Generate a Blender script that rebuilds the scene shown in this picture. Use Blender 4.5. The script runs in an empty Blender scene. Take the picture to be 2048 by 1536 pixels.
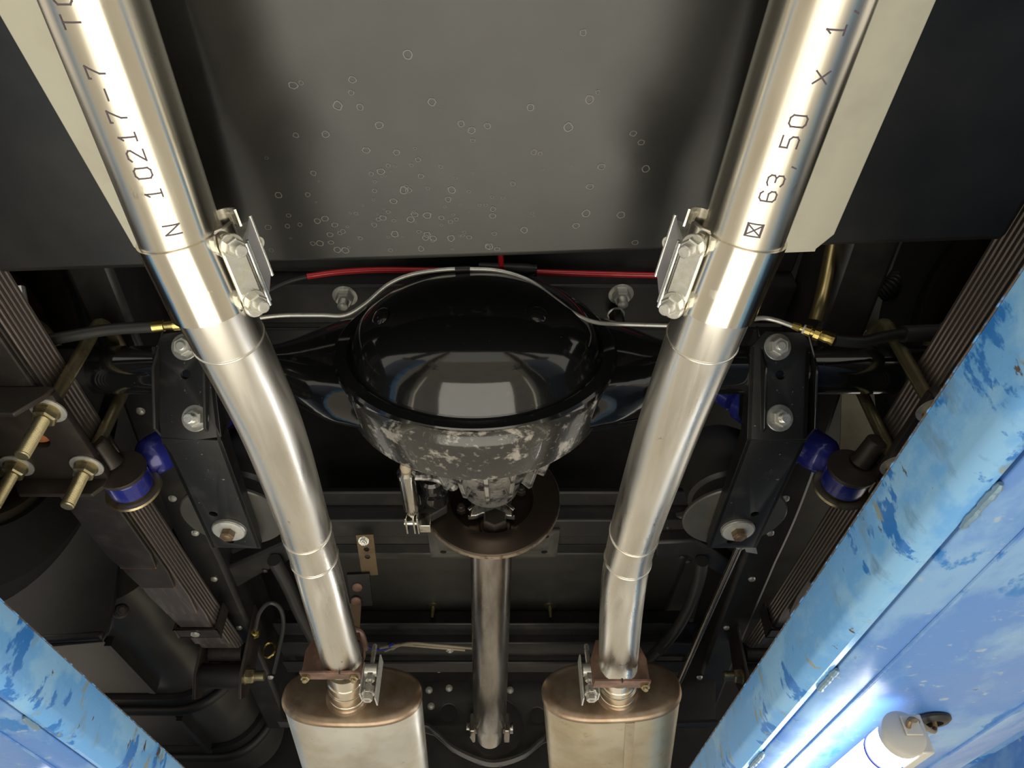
import bpy, bmesh, math, random
from mathutils import Vector, Matrix
random.seed(7)
V = Vector
S_ = bpy.context.scene
COL = S_.collection
# ------------------------------------------------------------------ camera, world, lights, exposure
F, CX, CY = 1420.0, 995.0, 768.0
PITCH = math.atan(1342.0 / F)
CP, SP = math.cos(PITCH), math.sin(PITCH)
cam_d = bpy.data.cameras.new('camera')
cam = bpy.data.objects.new('camera', cam_d); COL.objects.link(cam)
cam.location = (0, 0, 0)
cam.rotation_euler = (math.pi / 2 + PITCH, 0, 0)
cam_d.sensor_width = 36.0
cam_d.lens = F / 2048 * 36
cam_d.shift_x = (1024 - CX) / 2048
cam_d.clip_start = 0.01
S_.camera = cam

w = bpy.data.worlds.new('world'); S_.world = w; w.use_nodes = True
w.node_tree.nodes['Background'].inputs[0].default_value = (1.0, 0.93, 0.80, 1)
w.node_tree.nodes['Background'].inputs[1].default_value = 0.85

def area(name, loc, target, sx, sy, power, col):
    l = bpy.data.lights.new(name, 'AREA'); l.shape = 'RECTANGLE'; l.size = sx; l.size_y = sy
    l.energy = power; l.color = col
    o = bpy.data.objects.new(name, l); COL.objects.link(o); o.location = loc
    o.rotation_euler = (V(target) - V(loc)).to_track_quat('-Z', 'Y').to_euler()
    return o
area('floor_bounce_light', (0.0, 0.55, -1.28), (0.0, 0.65, 0.7), 1.8, 2.3, 30, (1.0, 0.94, 0.80))  # added light panel standing in for bounce off the lit floor, not a lamp
area('rear_fill_light', (0.3, -2.4, 1.3), (0.0, 0.9, 0.4), 1.6, 0.5, 12, (1.0, 0.96, 0.90))  # added fill from behind the camera to brighten brackets and differential

vs = S_.view_settings
vs.view_transform = 'Standard'; vs.look = 'None'; vs.gamma = 1.0; vs.exposure = 0.0
vs.use_curve_mapping = False
S_.display_settings.display_device = 'sRGB'

# ------------------------------------------------------------------ helpers
def ray(px, py):
    a = (px - CX) / F; b = (CY - py) / F
    return V((a, CP - b * SP, SP + b * CP))
def W(px, py, z=None, y=None, x=None, d=None):
    r = ray(px, py)
    k = d if d is not None else z / r.z if z is not None else y / r.y if y is not None else x / r.x
    return r * k

def frame(axis, up=None):
    a = V(axis).normalized()
    u = V(up) if up is not None else (V((0, 0, 1)) if abs(a.z) < .9 else V((1, 0, 0)))
    u = (u - a * u.dot(a)).normalized()
    return a, u, a.cross(u)

class MB:
    def __init__(s): s.v = []; s.f = []
    def scaled(s, c, k):
        s.v = [V([c[i] + (p[i] - c[i]) * k[i] for i in range(3)]) for p in s.v]; return s
    def add(s, vs, fs):
        o = len(s.v); s.v += [V(p) for p in vs]; s.f += [[i + o for i in f] for f in fs]; return s
    def tube(s, pts, r, n=20, cap=True):
        pts = [V(p) for p in pts]; m = len(pts)
        rs = r if isinstance(r, (list, tuple)) else [r] * m
        t0 = (pts[1] - pts[0]).normalized(); _, u, _ = frame(t0)
        vs, fs = [], []
        for i, p in enumerate(pts):
            t = (pts[min(i + 1, m - 1)] - pts[max(i - 1, 0)]).normalized()
            u = (u - t * u.dot(t)).normalized(); w_ = t.cross(u)
            for k in range(n):
                a = 2 * math.pi * k / n
                vs.append(p + (u * math.cos(a) + w_ * math.sin(a)) * rs[i])
        for i in range(m - 1):
            for k in range(n):
                k2 = (k + 1) % n
                fs.append([i * n + k, i * n + k2, (i + 1) * n + k2, (i + 1) * n + k])
        if cap:
            fs.append(list(range(n))[::-1]); fs.append([(m - 1) * n + k for k in range(n)])
        return s.add(vs, fs)
    def lathe(s, o, axis, prof, n=32, up=None, close=False):
        a, u, v = frame(axis, up); o = V(o); vs, fs = [], []
        for h, r in prof:
            for k in range(n):
                t = 2 * math.pi * k / n
                vs.append(o + a * h + (u * math.cos(t) + v * math.sin(t)) * max(r, 1e-5))
        m = len(prof)
        for i in range(m if close else m - 1):
            j = (i + 1) % m
            for k in range(n):
                k2 = (k + 1) % n
                fs.append([i * n + k, i * n + k2, j * n + k2, j * n + k])
        if not close:
            fs.append(list(range(n))[::-1]); fs.append([(m - 1) * n + k for k in range(n)])
        return s.add(vs, fs)
    def cyl(s, p, q, r, n=20, r2=None):
        p, q = V(p), V(q); L = (q - p).length
        return s.lathe(p, q - p, [(0, r), (L, r if r2 is None else r2)], n)
    def hexa(s, p, axis, r, h):
        c = min(.15 * r, .3 * h)
        return s.lathe(p, axis, [(0, r), (h - c, r), (h, r * .86)], 6)
    def box(s, c, ax, ay, az):
        c = V(c); ax, ay, az = V(ax), V(ay), V(az)
        vs = [c + ax * i + ay * j + az * k for i in (-1, 1) for j in (-1, 1) for k in (-1, 1)]
        return s.add(vs, [[0, 1, 3, 2], [4, 6, 7, 5], [0, 4, 5, 1], [2, 3, 7, 6], [0, 2, 6, 4], [1, 5, 7, 3]])
    def bx(s, x0, x1, y0, y1, z0, z1):
        return s.box(((x0 + x1) / 2, (y0 + y1) / 2, (z0 + z1) / 2), ((x1 - x0) / 2, 0, 0), (0, (y1 - y0) / 2, 0), (0, 0, (z1 - z0) / 2))
    def prism(s, poly, off):
        n = len(poly); poly = [V(p) for p in poly]; off = V(off)
        return s.add(poly + [p + off for p in poly], [list(range(n))[::-1], [n + i for i in range(n)]] + [[i, (i + 1) % n, n + (i + 1) % n, n + i] for i in range(n)])
    def loft(s, rings, cap=True, closed=True):
        n = len(rings[0]); vs = [p for r in rings for p in r]; fs = []
        for i in range(len(rings) - 1):
            for k in range(n if closed else n - 1):
                k2 = (k + 1) % n
                fs.append([i * n + k, i * n + k2, (i + 1) * n + k2, (i + 1) * n + k])
        if cap and closed:
            fs.append(list(range(n))[::-1]); fs.append([(len(rings) - 1) * n + k for k in range(n)])
        return s.add(vs, fs)
    def plate(s, outline, holes, t, M, bev=0.0):
        """flat plate with real holes; 2D outline in the local xy of M, thickness t along z (0..t)"""
        c = bpy.data.curves.new('plate_outline', 'CURVE'); c.dimensions = '2D'; c.fill_mode = 'BOTH'
        c.extrude = max(t / 2 - bev, 1e-5); c.bevel_depth = bev; c.bevel_resolution = 1
        def spl(pts):
            sp = c.splines.new('POLY'); sp.points.add(len(pts) - 1); sp.use_cyclic_u = True
            for i, p in enumerate(pts): sp.points[i].co = (p[0], p[1], 0, 1)
        spl(outline)
        for hx, hy, hr in holes:
            spl([(hx + hr * math.cos(2 * math.pi * k / 16), hy + hr * math.sin(2 * math.pi * k / 16)) for k in range(16)])
        o = bpy.data.objects.new('plate_outline', c); me = o.to_mesh()
        vs = [M @ (v.co + V((0, 0, t / 2))) for v in me.vertices]; fs = [list(p.vertices) for p in me.polygons]
        o.to_mesh_clear(); bpy.data.objects.remove(o); bpy.data.curves.remove(c)
        return s.add(vs, fs)

def M3(o, x, y):
    x = V(x).normalized(); y = V(y); y = (y - x * y.dot(x)).normalized(); z = x.cross(y)
    m = Matrix((x, y, z)).transposed().to_4x4(); m.translation = V(o); return m

WL = {}
def tag(o, label=None, cat=None, group=None, kind=None):
    if label: o['label'] = label
    if cat: o['category'] = cat
    if group: o['group'] = group
    if kind: o['kind'] = kind
    return o
def thing(name, loc, label, cat, group=None):
    o = bpy.data.objects.new(name, None); o.empty_display_size = .02; COL.objects.link(o)
    o.location = loc; WL[o] = V(loc); return tag(o, label, cat, group)
def build(mb, name, mat, parent=None, label=None, cat=None, group=None, kind=None, bevel=0, ang=35, sub=0):
    lo = V([min(p[i] for p in mb.v) for i in range(3)]); hi = V([max(p[i] for p in mb.v) for i in range(3)])
    c = (lo + hi) / 2
    me = bpy.data.meshes.new(name)
    me.from_pydata([p - c for p in mb.v], [], mb.f)
    bm = bmesh.new(); bm.from_mesh(me)
    bmesh.ops.remove_doubles(bm, verts=bm.verts, dist=1e-6)
    bmesh.ops.recalc_face_normals(bm, faces=bm.faces); bm.to_mesh(me); bm.free()
    me.shade_smooth(); me.set_sharp_from_angle(angle=math.radians(ang))
    me.materials.append(mat); me.update()
    o = bpy.data.objects.new(name, me); COL.objects.link(o)
    WL[o] = c
    if parent is not None:
        o.parent = parent; o.location = c - WL[parent]
    else: o.location = c
    if bevel:
        b = o.modifiers.new('bevel', 'BEVEL'); b.width = bevel; b.segments = 2; b.limit_method = 'ANGLE'; b.angle_limit = math.radians(40); b.harden_normals = False
    if sub:
        m = o.modifiers.new('sub', 'SUBSURF'); m.levels = sub; m.render_levels = sub
    return tag(o, label, cat, group, kind)

def spline(pts, k=8):
    pts = [V(p) for p in pts]; out = []
    for i in range(len(pts) - 1):
        p0 = pts[max(i - 1, 0)]; p1 = pts[i]; p2 = pts[i + 1]; p3 = pts[min(i + 2, len(pts) - 1)]
        for j in range(k):
            t = j / k
            out.append(.5 * ((2 * p1) + (p2 - p0) * t + (2 * p0 - 5 * p1 + 4 * p2 - p3) * t * t + (3 * p1 - p0 - 3 * p2 + p3) * t ** 3))
    out.append(pts[-1]); return out

# ------------------------------------------------------------------ materials
def mk(name, base, metal=0.0, rough=.5, layers=(), bump=None, rvar=None, coat=0.0, emit=None, spec=None):
    """layers: (colour, scale, lo, hi, stretch, detail) noise masks; rvar: (scale, stretch, lo, hi) roughness noise"""
    m = bpy.data.materials.new(name); m.use_nodes = True; nt = m.node_tree; N, L = nt.nodes, nt.links
    b = N['Principled BSDF']
    b.inputs['Base Color'].default_value = (*base, 1); b.inputs['Metallic'].default_value = metal
    b.inputs['Roughness'].default_value = rough; b.inputs['Coat Weight'].default_value = coat
    b.inputs['Coat Roughness'].default_value = .05
    if spec is not None: b.inputs['Specular IOR Level'].default_value = spec
    tc = N.new('ShaderNodeTexCoord')
    def noise(scale, stretch, detail=5, off=0):
        mp = N.new('ShaderNodeMapping'); mp.inputs['Scale'].default_value = stretch; mp.inputs['Location'].default_value = (off, off * .7, off * 1.3)
        L.new(tc.outputs['Object'], mp.inputs['Vector'])
        n = N.new('ShaderNodeTexNoise'); n.inputs['Scale'].default_value = scale; n.inputs['Detail'].default_value = detail
        n.inputs['Roughness'].default_value = .62
        L.new(mp.outputs[0], n.inputs['Vector']); return n.outputs['Fac']
    def rng(s, lo, hi, a=0, c=1):
        r = N.new('ShaderNodeMapRange'); r.inputs[1].default_value = lo; r.inputs[2].default_value = hi
        r.inputs[3].default_value = a; r.inputs[4].default_value = c; L.new(s, r.inputs[0]); return r.outputs[0]
    cur = None
    for i, ly in enumerate(layers):
        col, sc, lo, hi = ly[:4]; st = ly[4] if len(ly) > 4 else (1, 1, 1); de = ly[5] if len(ly) > 5 else 5
        mx = N.new('ShaderNodeMix'); mx.data_type = 'RGBA'
        L.new(rng(noise(sc, st, de, i * 3.7), lo, hi), mx.inputs[0])
        if cur is None: mx.inputs[6].default_value = (*base, 1)
        else: L.new(cur, mx.inputs[6])
        mx.inputs[7].default_value = (*col, 1); cur = mx.outputs[2]
    if cur is not None: L.new(cur, b.inputs['Base Color'])
    if rvar: L.new(rng(noise(rvar[0], rvar[1], 4, 11), .35, .65, rvar[2], rvar[3]), b.inputs['Roughness'])
    if bump:
        bp = N.new('ShaderNodeBump'); bp.inputs['Strength'].default_value = bump[1]; bp.inputs['Distance'].default_value = bump[2] if len(bump) > 2 else .001
        L.new(noise(bump[0], bump[3] if len(bump) > 3 else (1, 1, 1), 4, 5), bp.inputs['Height']); L.new(bp.outputs[0], b.inputs['Normal'])
    if emit:
        b.inputs['Emission Color'].default_value = (*emit[0], 1); b.inputs['Emission Strength'].default_value = emit[1]
    return m

m_pipe = mk('brushed_stainless_pipe', (.84, .80, .69), 1, .24, [((.62, .55, .44), 9, .5, .75, (1, .12, 1)), ((.45, .38, .30), 60, .66, .76, (1, .5, 1))], rvar=(40, (1, .05, 1), .16, .34), bump=(220, .05, .0004, (1, .04, 1)))
m_pipe2 = mk('milled_stainless_pipe', (.88, .85, .78), 1, .30, [((.70, .65, .56), 8, .48, .72, (1, .15, 1)), ((.38, .30, .2), 55, .69, .76, (1, .6, 1))], rvar=(40, (1, .06, 1), .22, .40), bump=(260, .06, .0004, (1, .05, 1)))
m_polish = mk('polished_stainless', (.82, .77, .66), 1, .17, [((.62, .45, .30), 7, .64, .8)], bump=(30, .05, .0006))
m_zinc = mk('zinc_plate', (.80, .80, .76), .8, .24, [((.75, .75, .62), 90, .5, .7)], rvar=(120, (1, 1, 1), .16, .38))
m_washer = mk('grey_washer', (.40, .40, .38), .6, .34, [((.28, .27, .25), 90, .5, .7)])
m_zincdull = mk('dull_zinc', (.64, .64, .60), .55, .36, [((.45, .43, .38), 120, .5, .75)])
m_gloss = mk('gloss_black_paint', (.008, .0085, .009), 0, .10, [((.10, .10, .095), 260, .70, .74), ((.05, .05, .05), 34, .62, .8)], bump=(18, .12, .002), coat=.6)
m_scraped = mk('scraped_black_paint', (.050, .048, .045), .35, .20, [((.42, .40, .36), 26, .55, .62, (1, 1, 2.2), 8), ((.24, .23, .21), 90, .58, .68)], bump=(60, .35, .002), coat=.5)
m_cast = mk('painted_casting', (.50, .49, .47), .8, .28, [((.06, .06, .06), 40, .5, .62)], bump=(180, .5, .002))
m_black = mk('satin_black_paint', (.013, .013, .013), 0, .34, [((.20, .20, .19), 170, .685, .705), ((.035, .035, .033), 18, .6, .8)], bump=(300, .12, .001))
m_frame = mk('chassis_black', (.023, .0225, .022), 0, .42, [((.05, .045, .04), 14, .52, .78), ((.12, .11, .1), 160, .71, .76)], bump=(120, .2, .001))
m_dark = mk('matte_dark_underbody', (.010, .010, .010), 0, .6, [((.025, .024, .022), 6, .45, .7)])
m_tank = mk('satin_tank_paint', (.016, .0158, .015), 0, .27, [((.034, .033, .030), 4, .42, .66), ((.09, .087, .08), 150, .72, .78)], spec=.72, rvar=(5, (1, 1, 1), .27, .36), bump=(160, .04, .0006))
m_spring = mk('worn_spring_steel', (.045, .038, .035), .35, .40, [((.085, .072, .066), 26, .5, .75), ((.16, .065, .025), 18, .68, .76)], bump=(150, .25, .001))
m_springedge = mk('spring_leaf_side', (.17, .145, .135), .6, .32, [((.34, .29, .27), 60, .5, .7, (1, .08, 3)), ((.22, .08, .03), 14, .70, .78)], bump=(200, .25, .001))
m_platebrown = mk('brown_black_plate', (.040, .032, .028), .2, .40, [((.075, .06, .052), 12, .5, .75), ((.16, .07, .03), 30, .72, .78)], bump=(120, .2, .001))
m_ubolt = mk('yellow_zinc_bolt', (.46, .40, .24), .9, .34, [((.24, .15, .08), 30, .56, .74), ((.6, .56, .42), 70, .58, .7)], bump=(260, .1, .001))
m_chan = mk('grey_clamp_plate', (.66, .65, .68), .25, .34)
m_rustbolt = mk('rusty_bolt_end', (.22, .13, .08), .5, .5, [((.40, .3, .18), 60, .5, .7)])
m_brass = mk('brass', (.62, .50, .18), 1, .24, [((.3, .22, .08), 60, .55, .75)])
m_olive = mk('olive_passivated_tube', (.32, .26, .12), .9, .32)
m_rust = mk('rust_brown_flange', (.125, .072, .050), .25, .48, [((.26, .15, .115), 40, .45, .7), ((.10, .06, .045), 24, .6, .75)], bump=(140, .2, .001))
m_rustor = mk('orange_rust', (.42, .14, .04), .1, .7, [((.2, .08, .04), 60, .5, .7)])
m_strap = mk('brown_strap', (.20, .145, .085), .5, .46, [((.12, .08, .05), 40, .5, .7)])
m_muf = mk('aluminised_muffler', (.72, .70, .64), .85, .36, [((.55, .49, .37), 7, .46, .70), ((.42, .36, .27), 40, .66, .78)], rvar=(10, (1, 1, 1), .28, .44), bump=(30, .05, .001))
m_muf2 = mk('tarnished_muffler', (.62, .56, .43), .85, .36, [((.48, .38, .24), 7, .44, .70), ((.36, .28, .18), 40, .62, .78)], rvar=(10, (1, 1, 1), .28, .44), bump=(30, .05, .001))
m_mufend = mk('heat_browned_end', (.46, .37, .28), .85, .34, [((.30, .20, .13), 11, .42, .62), ((.07, .058, .05), 9, .56, .70)], rvar=(10, (1, 1, 1), .28, .42))
m_blue = mk('dark_blue_shock_paint', (.022, .028, .24), .1, .24, [((.10, .11, .36), 30, .55, .75), ((.3, .28, .3), 120, .70, .74)], coat=.4)
m_rub = mk('black_rubber', (.016, .016, .016), 0, .48)
m_hose = mk('grey_black_hose', (.035, .035, .034), 0, .40)
m_red = mk('red_cable_sheath', (.50, .012, .02), 0, .28, coat=.3)
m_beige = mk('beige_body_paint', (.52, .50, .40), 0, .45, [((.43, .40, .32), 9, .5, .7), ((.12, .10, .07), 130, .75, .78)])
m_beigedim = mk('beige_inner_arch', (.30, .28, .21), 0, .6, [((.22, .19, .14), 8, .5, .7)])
m_steel = mk('dull_steel_shaft', (.46, .43, .39), .95, .25, [((.16, .13, .11), 8, .5, .72, (1, .2, 1)), ((.42, .38, .33), 60, .62, .72)], rvar=(20, (1, .1, 1), .20, .34), bump=(160, .1, .0006))
m_disc = mk('brown_brake_disc', (.13, .10, .082), .85, .30, [((.12, .09, .07), 12, .5, .7)], bump=(60, .1, .0005))
m_discrim = mk('bare_disc_rim', (.45, .38, .30), .9, .4, [((.22, .13, .08), 80, .5, .65)])
m_chrome = mk('bright_linkage', (.62, .60, .54), 1, .18, [((.3, .28, .24), 60, .6, .75)])
m_tyre = mk('tyre_rubber', (.014, .0135, .013), 0, .7)
m_drum = mk('brown_drum', (.06, .045, .032), .3, .6, [((.03, .025, .02), 12, .5, .7)])
m_ptank = mk('grey_satin_tank', (.060, .058, .052), 0, .30, [((.10, .096, .085), 5, .5, .72)])
m_flap = mk('black_mud_flap', (.020, .0175, .0165), 0, .40, [((.035, .03, .028), 6, .45, .7)])
m_ink = mk('printed_ink', (.10, .08, .10), 0, .6)
m_marker = mk('black_marker', (.02, .02, .02), 0, .6)
m_white = mk('white_wrap', (.75, .73, .68), 0, .6)
m_wire = mk('tan_wire', (.42, .36, .26), 0, .5)
m_wireblue = mk('blue_wire', (.03, .06, .5), 0, .4)
m_floor = mk('shop_floor_concrete', (.62, .58, .50), 0, .6, [((.52, .48, .41), 2, .45, .7)])
m_ramp = mk('chipped_blue_lift_paint', (.145, .40, .80), 0, .32,
            [((.24, .50, .82), 9, .50, .56, (1, .6, .8), 7), ((.03, .19, .58), 15, .585, .605, (1, .8, .45), 8), ((.16, .33, .55), 24, .58, .66, (1, .9, .4), 8), ((.26, .32, .30), 34, .62, .66, (1, 1, .35), 8), ((.10, .07, .05), 46, .655, .68, (1, 1, .5), 9)],
            bump=(60, .35, .0012), rvar=(9, (1, 1, 1), .22, .42))
m_rampd = mk('deep_blue_lift_paint', (.095, .24, .60), 0, .30,
             [((.20, .38, .66), 7, .47, .56, (1, .5, 1), 8), ((.03, .19, .54), 9, .60, .625, (1, .5, 1), 7), ((.30, .42, .55), 60, .62, .70, (1, 1, 1), 8), ((.10, .08, .06), 50, .70, .72, (1, 1, 1), 8)],
             bump=(50, .25, .001), rvar=(9, (1, 1, 1), .20, .42))
m_rampw = mk('rust_edge', (.10, .07, .05), .1, .6, [((.14, .38, .74), 60, .5, .6)])
m_weld = mk('painted_weld', (.17, .28, .38), .2, .35, [((.1, .07, .05), 80, .62, .7)], bump=(120, .4, .002))
m_tube = mk('glowing_tube', (1, 1, 1), 0, .4, emit=((1.0, .97, .92), 9.0))
m_cap = mk('lamp_end_cap', (.55, .54, .50), .2, .4)

# ------------------------------------------------------------------ the setting
build(MB().bx(-6, 6, -5, 9, -1.50, -1.40), 'floor', m_floor, kind='structure')

# ------------------------------------------------------------------ fasteners
def nutbolt(parent, pos, axis, wr=.011, nr=.008, nh=.006, sr=.0045, sl=.006, mw=None, mn=None, ms=None, wt=.0015, name='bolt', thread=False, cap=False):
    """a bolt seen from its nut side: stud (part) with nut and washer (sub-parts); axis points out of the surface"""
    a = V(axis).normalized(); p = V(pos)
    mb = MB()
    L = wt + nh + sl
    if thread:
        prof = [(0, sr)]; h = wt + nh
        while h < L - .0012:
            prof += [(h, sr * .90), (h + .0007, sr)]; h += .0014
        prof += [(L - .0008, sr), (L, sr * .86)]
        mb.lathe(p, a, prof, 16)
    else:
        mb.lathe(p, a, [(0, sr), (L - .001, sr), (L, sr * .8)], 14)
    b = build(mb, name, ms or mn or m_zinc, parent)
    build(MB().hexa(p + a * wt, a, nr, nh), 'nut', mn or m_zinc, b)
    if wr: build(MB().lathe(p, a, [(0, wr), (wt * .7, wr), (wt, wr * .95)], 24), 'washer', mw or m_zinc, b)
    return b

# ------------------------------------------------------------------ lift ramps
def ramp(sx, xe, label):
    """sx = +1 right, -1 left; xe = |x| of the inner top edge"""
    Y0, Y1 = -.2, 3.2
    def X(o): return sx * (xe + o)
    t = thing('lift_ramp', (X(.25), 1.4, .29), label, 'lift ramp', 'ramps of the vehicle lift')
    def ext(poly): return MB().prism([V((x, Y0, z)) for x, z in poly], (0, Y1 - Y0, 0))
    build(ext([(X(0), .370), (X(-.0005), .316), (X(.004), .306), (X(.012), .300), (X(.020), .300), (X(.020), .370)]), 'side_plate', m_ramp, t, bevel=.0015)
    build(ext([(X(.020), .362), (X(.50), .362), (X(.50), .370), (X(.020), .370)]), 'deck_plate', m_rampd, t)
    build(ext([(X(.0235), .300), (X(.030), .2955), (X(.058), .2915), (X(.066), .2905), (X(.235), .281), (X(.245), .283), (X(.34), .306), (X(.34), .316), (X(.24), .293), (X(.0235), .308)]), 'underside_plate', m_rampd, t, bevel=.001)
    build(ext([(X(.48), .362), (X(.50), .362), (X(.50), .300), (X(.48), .300)]), 'outer_plate', m_rampd, t)
    ridge = MB().tube([V((X(.062), Y0, .2905)), V((X(.062), Y1, .2905))], .0022, 8)
    build(ridge, 'fold_ridge', m_rampd, t)
    ridge = MB().tube([V((X(.240), Y0, .2815)), V((X(.240), Y1, .2815))], .0025, 8)
    build(ridge, 'fold_ridge', m_rampd, t)
    # rusty bare line along the upper inner edge
    build(MB().tube([V((X(.0), Y0, .3700)), V((X(.0), Y1, .3700))], .0008, 6), 'bare_edge', m_rampw, t)
    # stitch welds in the seam
    rnd = random.Random(4 + sx); y = .42
    while y < 2.4:
        n = rnd.randint(5, 8); pts = []; rs = []
        for k in range(n * 2 + 1):
            pts.append(V((X(.0215) + rnd.uniform(-.0006, .0006), y + k * .0042, .2985))); rs.append(.0036 + rnd.uniform(-.0006, .0006))
        rs[0] = rs[-1] = .002
        build(MB().tube(pts, rs, 8), 'weld_bead', m_weld, t)
        y += n * .0084 + rnd.uniform(.14, .30)
    return t
ramp(1, .340, 'blue lift ramp with chipped paint along the right side, carrying the lit tube lamp')
ramp(-1, .555, 'blue lift ramp with chipped paint in the lower left corner')

def lamp(x, y0, z, label, hook):
    t = thing('tube_lamp', (x, y0, z), label, 'lamp')
    y1 = y0 + 1.2
    build(MB().lathe((x, y0 + .012, z), (0, 1, 0), [(0, .0190), (.004, .0205), (1.18, .0205), (1.184, .0190)], 32), 'tube', m_tube, t, label='glowing white tube')
    build(MB().lathe((x, y0, z + .002), (0, 1, 0), [(0, .018), (.003, .0225), (.014, .0225), (.016, .0212)], 24), 'end_cap', m_cap, t)
    build(MB().lathe((x, y0 + .055, z), (0, 1, 0), [(0, .0200), (0, .0220), (.0035, .0220), (.0035, .0200)], 40), 'band', m_wireblue, t, label='thin blue band round the tube')
    build(MB().bx(x + .012, x + .026, y0 + .004, y1, z - .018, z + .022), 'back_rail', m_cap, t, bevel=.002)
    if hook:
        p0 = V((x + .004, y0 - .001, z + .006))
        build(MB().box(p0 + V((.004, -.001, .002)), (.009, 0, 0), (0, .0015, 0), (0, 0, .010)), 'hook_plate', m_cap, t, bevel=.001)
        build(MB().tube(spline([p0, p0 + V((.004, -.008, .006)), hook + V((-.004, 0, -.014)), hook + V((.002, -.002, .004))], 6), .0028, 8), 'hook_wire', m_strap, t)
    return t
lq = W(1812, 1468, z=.247); gr = W(1864, 1437, z=.2835)
lamp(lq.x, lq.y, .247, 'white glowing tube lamp hooked under the right blue ramp', gr)
lamp(-.665, 1.12, .247, 'white glowing tube lamp under the left blue ramp, nearest the left muffler', None)
build(MB().lathe(gr, (0, 0, -1), [(0, .020), (.003, .020), (.006, .016), (.0065, .010), (.0, .009)], 24), 'rubber_grommet', m_rub, label='dark grommet in the right blue ramp where the lamp hook enters', cat='grommet')

# ------------------------------------------------------------------ body overhead
build(MB().bx(-1.3, 1.3, -1.0, 4.5, 1.10, 1.13), 'underbody_panel', m_dark, label='black floor pan of the vehicle high above all other parts', cat='floor pan')
build(MB().bx(-1.3, 1.3, 2.35, 2.38, .42, 1.10), 'dark_blocking_panel', m_dark, label='added black upright panel blocking the bright background beyond the front crossmember', cat='floor pan')  # added to keep bright world light out of the holes and gaps ahead
# fuel tank
e0 = W(0, 545, z=.60); e1 = W(1990, 480, z=.60)
sl = (e1.y - e0.y) / (e1.x - e0.x)
def ty(x): return e0.y + .003 + sl * (x - e0.x)
tk = thing('fuel_tank', (0, .1, .6), 'big satin black flat tank with water spots, filling the upper middle', 'tank')
tb = MB().prism([V((-.53, ty(-.53), .60)), V((.515, ty(.515), .60)), V((.515, -.45, .60)), V((-.53, -.45, .60))], (0, 0, .17))
build(tb, 'tank_shell', m_tank, tk, bevel=.008)
sp = MB(); rs = random.Random(3)
for k in range(150):
    if k < 110: px, py = rs.gauss(800, 130), 505 - abs(rs.gauss(0, 105))
    else: px, py = rs.uniform(560, 1300), rs.uniform(60, 500)
    c = W(px, py, z=.5996); r = rs.uniform(.0010, .0042)
    if c.y > ty(c.x) - .012: continue
    n = 12; el = rs.uniform(.75, 1.1)
    vs_, fs_ = [], []
    for q in range(n):
        a = 2 * math.pi * q / n; wob = 1 + rs.uniform(-.12, .12)
        for rr in (r * wob, r * wob * .80): vs_.append(c + V((math.cos(a) * rr, math.sin(a) * rr * el, 0)))
    for q in range(n):
        q2 = (q + 1) % n; fs_.append([q * 2, q2 * 2, q2 * 2 + 1, q * 2 + 1])
    sp.add(vs_, fs_)
m_spot = mk('dried_water_mark', (.17, .167, .155), 0, .40, spec=.8)
build(sp, 'water_marks', m_spot, tk, label='dried pale water rings', kind='stuff')

# heat shields above the tail pipes
def shield(x0, x1, y1, tilt, label):
    o = .018
    poly = [V((x0, -.2, .545)), V((x1 + (-.062 if x1 < 0 else .012), -.2, .545)), V((x1, y1 - o + tilt, .545)), V((x1 - o * .6 * (1 if x1 > x0 else -1), y1 + tilt, .547)), V((x0, y1, .547))]
    t = thing('heat_shield', ((x0 + x1) / 2, 0, .545), label, 'heat shield', 'beige heat shields above the tail pipes')
    build(MB().prism(poly, (0, 0, .004)), 'shield_plate', m_beige, t, bevel=.001)
    # folded front lip
    build(MB().prism([V((x0, y1 - .001, .547)), V((x1 - o * .6 * (1 if x1 > x0 else -1), y1 + tilt - .001, .547)), V((x1 - o * .9 * (1 if x1 > x0 else -1), y1 + tilt + .006, .572)), V((x0, y1 + .006, .572))], (0, .003, 0)), 'front_lip', m_beige, t)
shield(-.262, -.338, .412, -.002, 'beige heat shield strip above the left tail pipe')
shield(.215, .308, .400, -.004, 'beige heat shield strip above the right tail pipe')

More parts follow.
